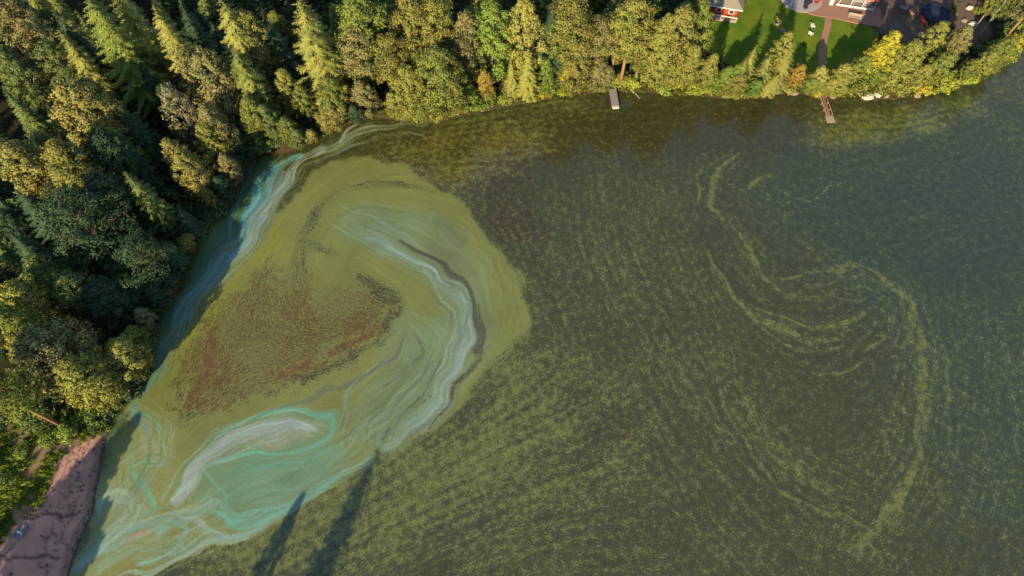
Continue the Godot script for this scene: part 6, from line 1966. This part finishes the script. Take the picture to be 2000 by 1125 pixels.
func garden() -> void:
	# paving: the terrace, the round patio and the path down to the wooden jetty
	ground_slab("terrace", "reddish paved terrace in front of the white house", poly([57.6, -108.3, 59.2, -107.7, 61.0, -107.4, 63.5, -106.6, 68.6, -105.0, 71.0, -104.6, 72.0, -109.8, 62.0, -112.5, 57.0, -111.5]), M.paving, 0.06)
	var ring := PackedVector2Array()
	for i in 24:
		ring.append(Vector2(57.0 + 4.0 * cos(TAU * i / 24), -112.0 + 3.4 * sin(TAU * i / 24)))
	ground_slab("round_patio", "pale round patio beside the terrace", ring, M.patio, 0.09)
	var st := SurfaceTool.new()
	st.begin(Mesh.PRIMITIVE_TRIANGLES)
	var run := [Vector2(61.4, -107.6), Vector2(60.7, -104.8), Vector2(59.4, -101.6), Vector2(58.4, -98.4), Vector2(57.6, -94.8), Vector2(57.0, -91.0), Vector2(56.9, -88.6)]
	for i in run.size() - 1:
		for k in 4:
			var a: Vector2 = run[i].lerp(run[i + 1], k / 4.0)
			var b: Vector2 = run[i].lerp(run[i + 1], (k + 1) / 4.0)
			var n := (run[i + 1] - run[i] as Vector2).normalized().orthogonal() * 0.62
			var ya := ground_y(a.x, a.y) + 0.07
			var yb := ground_y(b.x, b.y) + 0.07
			quad(st, Vector3(a.x - n.x, ya, a.y - n.y), Vector3(b.x - n.x, yb, b.y - n.y), Vector3(b.x + n.x, yb, b.y + n.y), Vector3(a.x + n.x, ya, a.y + n.y))
	st.generate_normals()
	var path := part("garden_path", st.commit(), M.paving)
	tag(path, "straight reddish paved path from the terrace to the wooden jetty", "", "", "structure")

	# the red cottage with the grey hip roof
	var gy := ground_y(42.0, -109.0)
	var red := thing("red_cottage", "red cottage with grey hip roof at the lawn's far corner", "house", Vector3(40.6, gy, -110.7), -0.25)
	wall_box("wall", red, M.red, Vector3(0, 0, 0), Vector3(7.4, 2.4, 5.6))
	wall_box("plinth", red, M.concrete, Vector3(0, -0.6, 0), Vector3(7.7, 0.85, 5.9))
	part("roof", hip_roof(7.4, 5.6, 2.5, 0.65), M.grey_roof, red, Vector3(0, 2.4, 0))
	wall_box("gutter", red, M.white, Vector3(0, 2.28, 3.44), Vector3(8.6, 0.14, 0.12))
	for x in [-2.4, 0.0, 2.4]:
		var w := wall_box("window", red, M.white, Vector3(x, 0.75, 2.80), Vector3(1.0, 0.95, 0.10))
		part("pane", box(0.8, 0.75, 0.04), M.dark, w, Vector3(0, 0.10, 0.05))
	wall_box("terrace_board", red, M.pale_plank, Vector3(1.4, -0.1, 3.6), Vector3(4.6, 0.5, 1.2))
	wall_box("rail", red, M.white, Vector3(1.4, 1.0, 4.1), Vector3(4.6, 0.12, 0.08))
	for x in [-0.8, 0.6, 2.0, 3.6]:
		wall_box("post", red, M.white, Vector3(x, 0.4, 4.1), Vector3(0.08, 0.6, 0.08))

	# the white house: only its veranda and the edge of its red roof are in the picture
	gy = ground_y(66.0, -110.0)
	var white := thing("white_house", "white house with red roof edge and open veranda by the terrace", "house", Vector3(66.6, gy + 0.1, -112.6), -0.22)
	wall_box("wall", white, M.white, Vector3(0, 0, -2.4), Vector3(10.0, 3.4, 5.0))
	part("roof", hip_roof(10.0, 6.0, 2.2, 0.5), M.red_roof, white, Vector3(0, 3.4, -2.4))
	for x in [-3.2, -1.2, 0.8, 2.8]:
		var w := wall_box("window", white, M.white, Vector3(x, 0.9, 0.12), Vector3(1.6, 1.6, 0.10))
		part("pane", box(1.35, 1.35, 0.04), M.dark, w, Vector3(0, 0.125, 0.05))
	wall_box("parapet", white, M.white, Vector3(0.9, 0, 2.6), Vector3(7.0, 0.42, 0.14))
	wall_box("pillar", white, M.white, Vector3(-3.6, 0, 2.2), Vector3(0.7, 2.9, 1.3))
	var sag := SurfaceTool.new()
	sag.begin(Mesh.PRIMITIVE_TRIANGLES)
	solid_box(sag, Vector3(1.1, 2.42, 1.35), Vector3(7.2, 0.10, 2.7), Basis(Vector3.RIGHT, 0.22))
	sag.generate_normals()
	part("veranda_roof", sag.commit(), M.red_roof, white)
	for x in [-2.2, 0.0, 2.2, 4.4]:
		wall_box("post", white, M.white, Vector3(x, 0.1, 2.5), Vector3(0.1, 2.0, 0.1))
	wall_box("deck", white, M.concrete, Vector3(0.9, 0.0, 1.4), Vector3(7.0, 0.16, 2.3))
	var rug := part("doormat", box(0.9, 0.03, 0.8), M.dark)
	rug.position = Vector3(61.6, ground_y(61.6, -109.2) + 0.14, -109.2)
	tag(rug, "dark square mat at the foot of the white pillar", "mat")

	var tb := thing("long_table", "long grey table in the shade of the veranda", "table", Vector3(68.0, gy + 0.26, -110.9), -0.22)
	part("tabletop", box(2.4, 0.07, 0.9), M.steel, tb, Vector3(0, 0.72, 0))
	for s in [[-1, -1], [1, -1], [-1, 1], [1, 1]]:
		part("leg", box(0.08, 0.72, 0.08), M.steel, tb, Vector3(s[0] * 1.05, 0, s[1] * 0.34))
	var bench := thing("terrace_bench", "long pale plank bench standing on the reddish terrace", "bench", Vector3(66.2, gy + 0.12, -106.9), -0.27)
	part("seat", box(2.6, 0.09, 0.55), M.pale_plank, bench, Vector3(0, 0.42, 0))
	part("backrest", box(2.6, 0.5, 0.07), M.pale_plank, bench, Vector3(0, 0.5, -0.3))
	for s in [-1, 1]:
		part("leg", box(0.1, 0.42, 0.45), M.pale_plank, bench, Vector3(s * 1.1, 0, 0))

	round_table("black round garden table on the pale patio", 57.9, -110.8, 0.75, M.dark)
	chair("dark chair at the black round table, nearest the lawn", 57.2, -109.6, 0.3, M.dark, "chairs on the round patio")
	chair("blue chair at the far side of the black round table", 57.0, -112.0, 2.6, M.blue, "chairs on the round patio")
	chair("reddish chair between the round table and the white pillar", 59.6, -111.0, -1.5, M.red, "chairs on the round patio")
	chair("white reclining chair on the lawn, closest to the water", 57.0, -102.8, 2.2, M.white, "white chairs on the lawn")
	chair("white reclining chair on the lawn, closest to the terrace", 57.7, -104.7, 1.7, M.white, "white chairs on the lawn")

	var pot := thing("planter", "white round planter with a yellow-green plant on the lawn", "planter", Vector3(51.1, ground_y(51.1, -105.7) + 0.03, -105.7))
	part("tub", tube_mesh([Vector3.ZERO, Vector3(0, 0.5, 0), Vector3(0, 0.55, 0)], [0.62, 0.78, 0.80], 18), M.white, pot)
	var bush := shrub_mesh(0.9, 0.75, 10, 90, 0.16)
	part("plant", bush[1], M.leaf.yellow, pot, Vector3(0, 0.45, 0))
	var slab := part("stepping_stone", boulder(Vector3(0.6, 0.2, 0.45), 77), M.rock)
	slab.position = Vector3(51.8, ground_y(51.8, -103.8) + 0.05, -103.8)
	tag(slab, "flat pinkish stone on the lawn below the planter", "stone")
	var plank := part("plank_edging", box(2.2, 0.12, 0.35), M.white)
	plank.position = Vector3(48.6, ground_y(48.6, -113.2) + 0.04, -113.2)
	plank.rotation.y = -0.15
	tag(plank, "white plank lying at the top of the lawn", "plank")

	# the yard: trampoline, kayak, barrel, odds and ends
	var ty := ground_y(82.0, -108.0)
	var tr := thing("trampoline", "round trampoline with a dark blue mat in the yard", "trampoline", Vector3(82.0, ty, -107.8))
	part("mat", disc(2.35, 0.03, 32), M.navy, tr, Vector3(0, 0.86, 0))
	var rim := []
	var rimr := []
	for i in 33:
		rim.append(Vector3(cos(TAU * i / 32) * 2.55, 0.88, sin(TAU * i / 32) * 2.55))
		rimr.append(0.13)
	part("rim", tube_mesh(rim, rimr, 6), M.navy, tr)
	for i in 6:
		part("leg", tube_mesh([Vector3(cos(TAU * i / 6) * 2.5, 0, sin(TAU * i / 6) * 2.5), Vector3(cos(TAU * i / 6) * 2.55, 0.86, sin(TAU * i / 6) * 2.55)], [0.04, 0.04], 5), M.steel, tr)
	var hull := []
	var hr := []
	for i in 11:
		var t := i / 10.0
		hull.append(Vector3(0, 0.22, lerpf(-1.7, 1.7, t)))
		hr.append(0.03 + 0.33 * pow(sin(PI * clampf(t, 0.02, 0.98)), 0.6))
	var kayak := thing("kayak", "red kayak lying on the gravel beside the trampoline", "kayak", Vector3(79.7, ground_y(79.7, -106.4), -106.4), 0.12)
	part("hull", tube_mesh(hull, hr, 10), mat(Color(0.48, 0.07, 0.04), 0.45), kayak)
	part("cockpit", disc(0.22, 0.05, 14), M.dark, kayak, Vector3(0, 0.52, 0))
	var barrel := thing("barrel", "small bright blue barrel at the yard's lower edge", "barrel", Vector3(77.9, ground_y(77.9, -102.5), -102.5))
	part("body", tube_mesh([Vector3.ZERO, Vector3(0, 0.2, 0), Vector3(0, 0.6, 0), Vector3(0, 0.85, 0)], [0.26, 0.31, 0.31, 0.27], 14), M.blue, barrel)
	part("lid", disc(0.28, 0.05, 14), mat(Color(0.25, 0.40, 0.55), 0.5), barrel, Vector3(0, 0.85, 0))
	var crate := thing("crate", "grey-blue covered crate standing on the brown yard", "crate", Vector3(76.2, ground_y(76.2, -109.3), -109.3), -0.5)
	part("body", box(1.3, 0.6, 0.8), M.plank, crate)
	part("cover", box(1.4, 0.1, 0.9), M.pale_blue, crate, Vector3(0, 0.6, 0))
	var logs := thing("log_pile", "heap of brown logs beside the covered crate", "firewood", Vector3(77.9, ground_y(77.9, -108.6), -108.6), 0.5)
	for i in 9:
		part("log", tube_mesh([Vector3(-0.6, 0, 0), Vector3(0.6, 0.02, 0)], [0.13, 0.12], 8), M.plank if i % 3 else M.pale_plank, logs, Vector3((i % 2) * 0.1, 0.13 + 0.22 * (i / 4), -0.45 + 0.28 * (i % 4)))
	stone("white-topped stone beside the round yellow shrub, right of the trampoline", 89.6, -110.0, Vector3(0.7, 0.5, 0.5), M.pale_rock, 5)
	stone("pinkish stone slab at the foot of the pale leaning trunks", 89.2, -105.9, Vector3(0.8, 0.45, 0.55), M.pale_rock, 6)
	stone("low grey stone between the trampoline and the pale trunks", 87.6, -106.6, Vector3(0.55, 0.4, 0.5), M.rock, 7)
	var lime := plant("shrub", "lime", 91.0, -108.8, 1.4, 1.0)
	lime.set_meta("label", "round yellow-green shrub among stones beyond the trampoline")
	# bare trunks leaning at the right edge
	for q in [[89.0, -104.6, 17.0, "paler of two slender leaning birches beside the stones", -0.2], [89.8, -103.4, 17.0, "lower of two slender leaning birches beside the stones", 0.1]]:
		var b := plant("bare", "olive", q[0], q[1], q[2], 0.5, q[4], 0.0)
		b.set_meta("label", q[3])
	var pn := plant("pine", "tan", 92.6, -100.6, 18.0, 0.8, 0.3, 0.6)
	pn.set_meta("label", "pine with a bare orange trunk at the right edge of the yard")


func jetties_and_rocks() -> void:
	var j := thing("concrete_jetty", "short lilac-grey concrete jetty jutting from the tree-lined shore", "jetty", Vector3(18.6, 0, -87.4), 0.06)
	part("deck", box(1.3, 0.35, 4.2), M.concrete, j, Vector3(0, 0.32, -0.3))
	part("end_cap", box(1.2, 0.40, 0.5), M.pale_rock, j, Vector3(0, 0.31, 1.9))
	for s in [-1, 1]:
		part("pile", tube_mesh([Vector3(s * 0.5, -1.5, 1.2), Vector3(s * 0.5, 0.34, 1.2)], [0.14, 0.14], 8), M.concrete, j)
		part("pile", tube_mesh([Vector3(s * 0.5, -1.5, -1.6), Vector3(s * 0.5, 0.34, -1.6)], [0.14, 0.14], 8), M.concrete, j)
	var w := thing("wooden_jetty", "narrow brown plank jetty with pale rails and a square end platform", "jetty", Vector3(56.7, 0, -85.6), 0.06)
	for i in 16:
		part("plank", box(0.78, 0.06, 0.27), M.plank, w, Vector3(0, 0.36, -2.6 + i * 0.3))
	for s in [-1, 1]:
		part("rail", box(0.09, 0.10, 4.9), M.pale_plank, w, Vector3(s * 0.52, 0.75, -0.3))
		part("beam", box(0.12, 0.18, 4.9), M.plank, w, Vector3(s * 0.32, 0.17, -0.3))
		for z in [-2.4, -0.9, 0.6, 2.0]:
			part("post", box(0.09, 2.2, 0.09), M.pale_plank, w, Vector3(s * 0.52, -1.45, z))
	for i in 5:
		part("platform_board", box(1.5, 0.07, 0.28), M.pale_plank, w, Vector3(0, 0.40, 2.3 + i * 0.31))
	stone("largest white boulder at the waterline beyond the wooden jetty", 65.0, -88.2, Vector3(1.15, 0.55, 0.6), M.pale_rock, 11, 0.1)
	stone("smaller white boulder touching the largest white one", 66.9, -88.5, Vector3(0.75, 0.45, 0.55), M.pale_rock, 12, 0.1)
	stone("pinkish boulder just beyond the two white boulders", 68.4, -88.3, Vector3(0.5, 0.4, 0.4), M.rock, 13)
	stone("pinkish rock alone under the overhanging birches", 74.2, -88.6, Vector3(0.65, 0.4, 0.5), M.rock, 14)
	stone("brown rock at the end of the pale fallen branch", 80.9, -90.9, Vector3(0.6, 0.4, 0.5), M.rock, 15)
	stone("pale rock in the cluster at the far end of the shore", 82.6, -91.8, Vector3(0.75, 0.5, 0.6), M.pale_rock, 16)
	stone("dark brown rock in the cluster at the far end of the shore", 84.0, -92.0, Vector3(0.6, 0.4, 0.6), M.rock, 17)
	stone("long brown rock nearest the right edge of the shore", 86.0, -93.0, Vector3(0.9, 0.4, 0.5), M.rock, 18)
	stone("brown rock on the inlet side of the wooden jetty", 51.8, -89.2, Vector3(0.8, 0.4, 0.5), M.rock, 19)
	stone("grey rock right beside the wooden jetty's root", 58.7, -88.4, Vector3(0.6, 0.4, 0.5), M.rock, 20)
	var log1 := part("fallen_branch", tube_mesh([Vector3(21.6, 0.35, -90.6), Vector3(22.4, 0.2, -89.4), Vector3(23.4, 0.06, -87.9)], [0.09, 0.08, 0.04]), M.pale_plank)
	tag(log1, "pale fallen branch reaching into the water beside the concrete jetty", "branch")
	var log2 := part("fallen_branch", tube_mesh([Vector3(80.6, 0.7, -92.2), Vector3(82.6, 1.0, -94.2), Vector3(85.0, 1.5, -96.5)], [0.07, 0.10, 0.12]), M.pine_bark)
	tag(log2, "orange-brown fallen trunk on the bank above the rock cluster", "branch")


func beach_things() -> void:
	var y := ground_y(-64.4, -12.6)
	var boat := thing("dinghy", "small pale blue-grey flat boat pulled up beside the grass", "boat", Vector3(-64.4, y + 0.05, -12.6), -0.42)
	part("hull", prism(poly([-0.5, 0.95, 0.5, 0.95, 0.55, -0.3, 0.42, -0.95, -0.42, -0.95, -0.55, -0.3]), 0.0, 0.16), M.pale_blue, boat)
	for s in [-1, 1]:
		part("gunwale", box(0.07, 0.22, 1.75), M.pale_blue, boat, Vector3(s * 0.5, 0.12, 0))
	part("thwart", box(0.95, 0.05, 0.22), M.steel, boat, Vector3(0, 0.24, 0.1))
	var pole := part("pole", tube_mesh([Vector3(-64.8, ground_y(-64.8, -11.4) + 0.08, -11.4), Vector3(-66.4, ground_y(-66.4, -8.0) + 0.08, -8.0)], [0.05, 0.05], 6), M.pale_blue)
	tag(pole, "thin pale pole lying on the sand from the flat boat", "pole")
	# stones and driftwood at the water's edge
	var r2 := RandomNumberGenerator.new()
	r2.seed = 17
	for i in 5:
		var t := pow(i / 4.0, 1.3)
		var z := lerpf(-11.0, -31.0, t)
		var x := -54.0
		for k in 60:
			if shore_at(Vector2(x, z)).x > 0.25:
				break
			x -= 0.15
		var o := part("pebble_stone", boulder(Vector3(0.08, 0.05, 0.07) * r2.randf_range(0.8, 1.6), 60 + i), M.rock)
		o.position = Vector3(x, ground_y(x, z) + 0.04, z)
		tag(o, "small pale stone at the beach waterline, %s from the picture's lower edge" % ORD[i], "stone", "pale stones along the beach waterline")
	var drift := part("driftwood", tube_mesh([Vector3(-59.8, ground_y(-59.8, -26.9) + 0.1, -26.9), Vector3(-58.4, ground_y(-58.4, -26.2) + 0.1, -26.2), Vector3(-57.2, ground_y(-57.2, -25.9) + 0.08, -25.9)], [0.06, 0.05, 0.03], 6), M.pale_plank)
	tag(drift, "thin pale driftwood stick at the top of the beach", "branch")
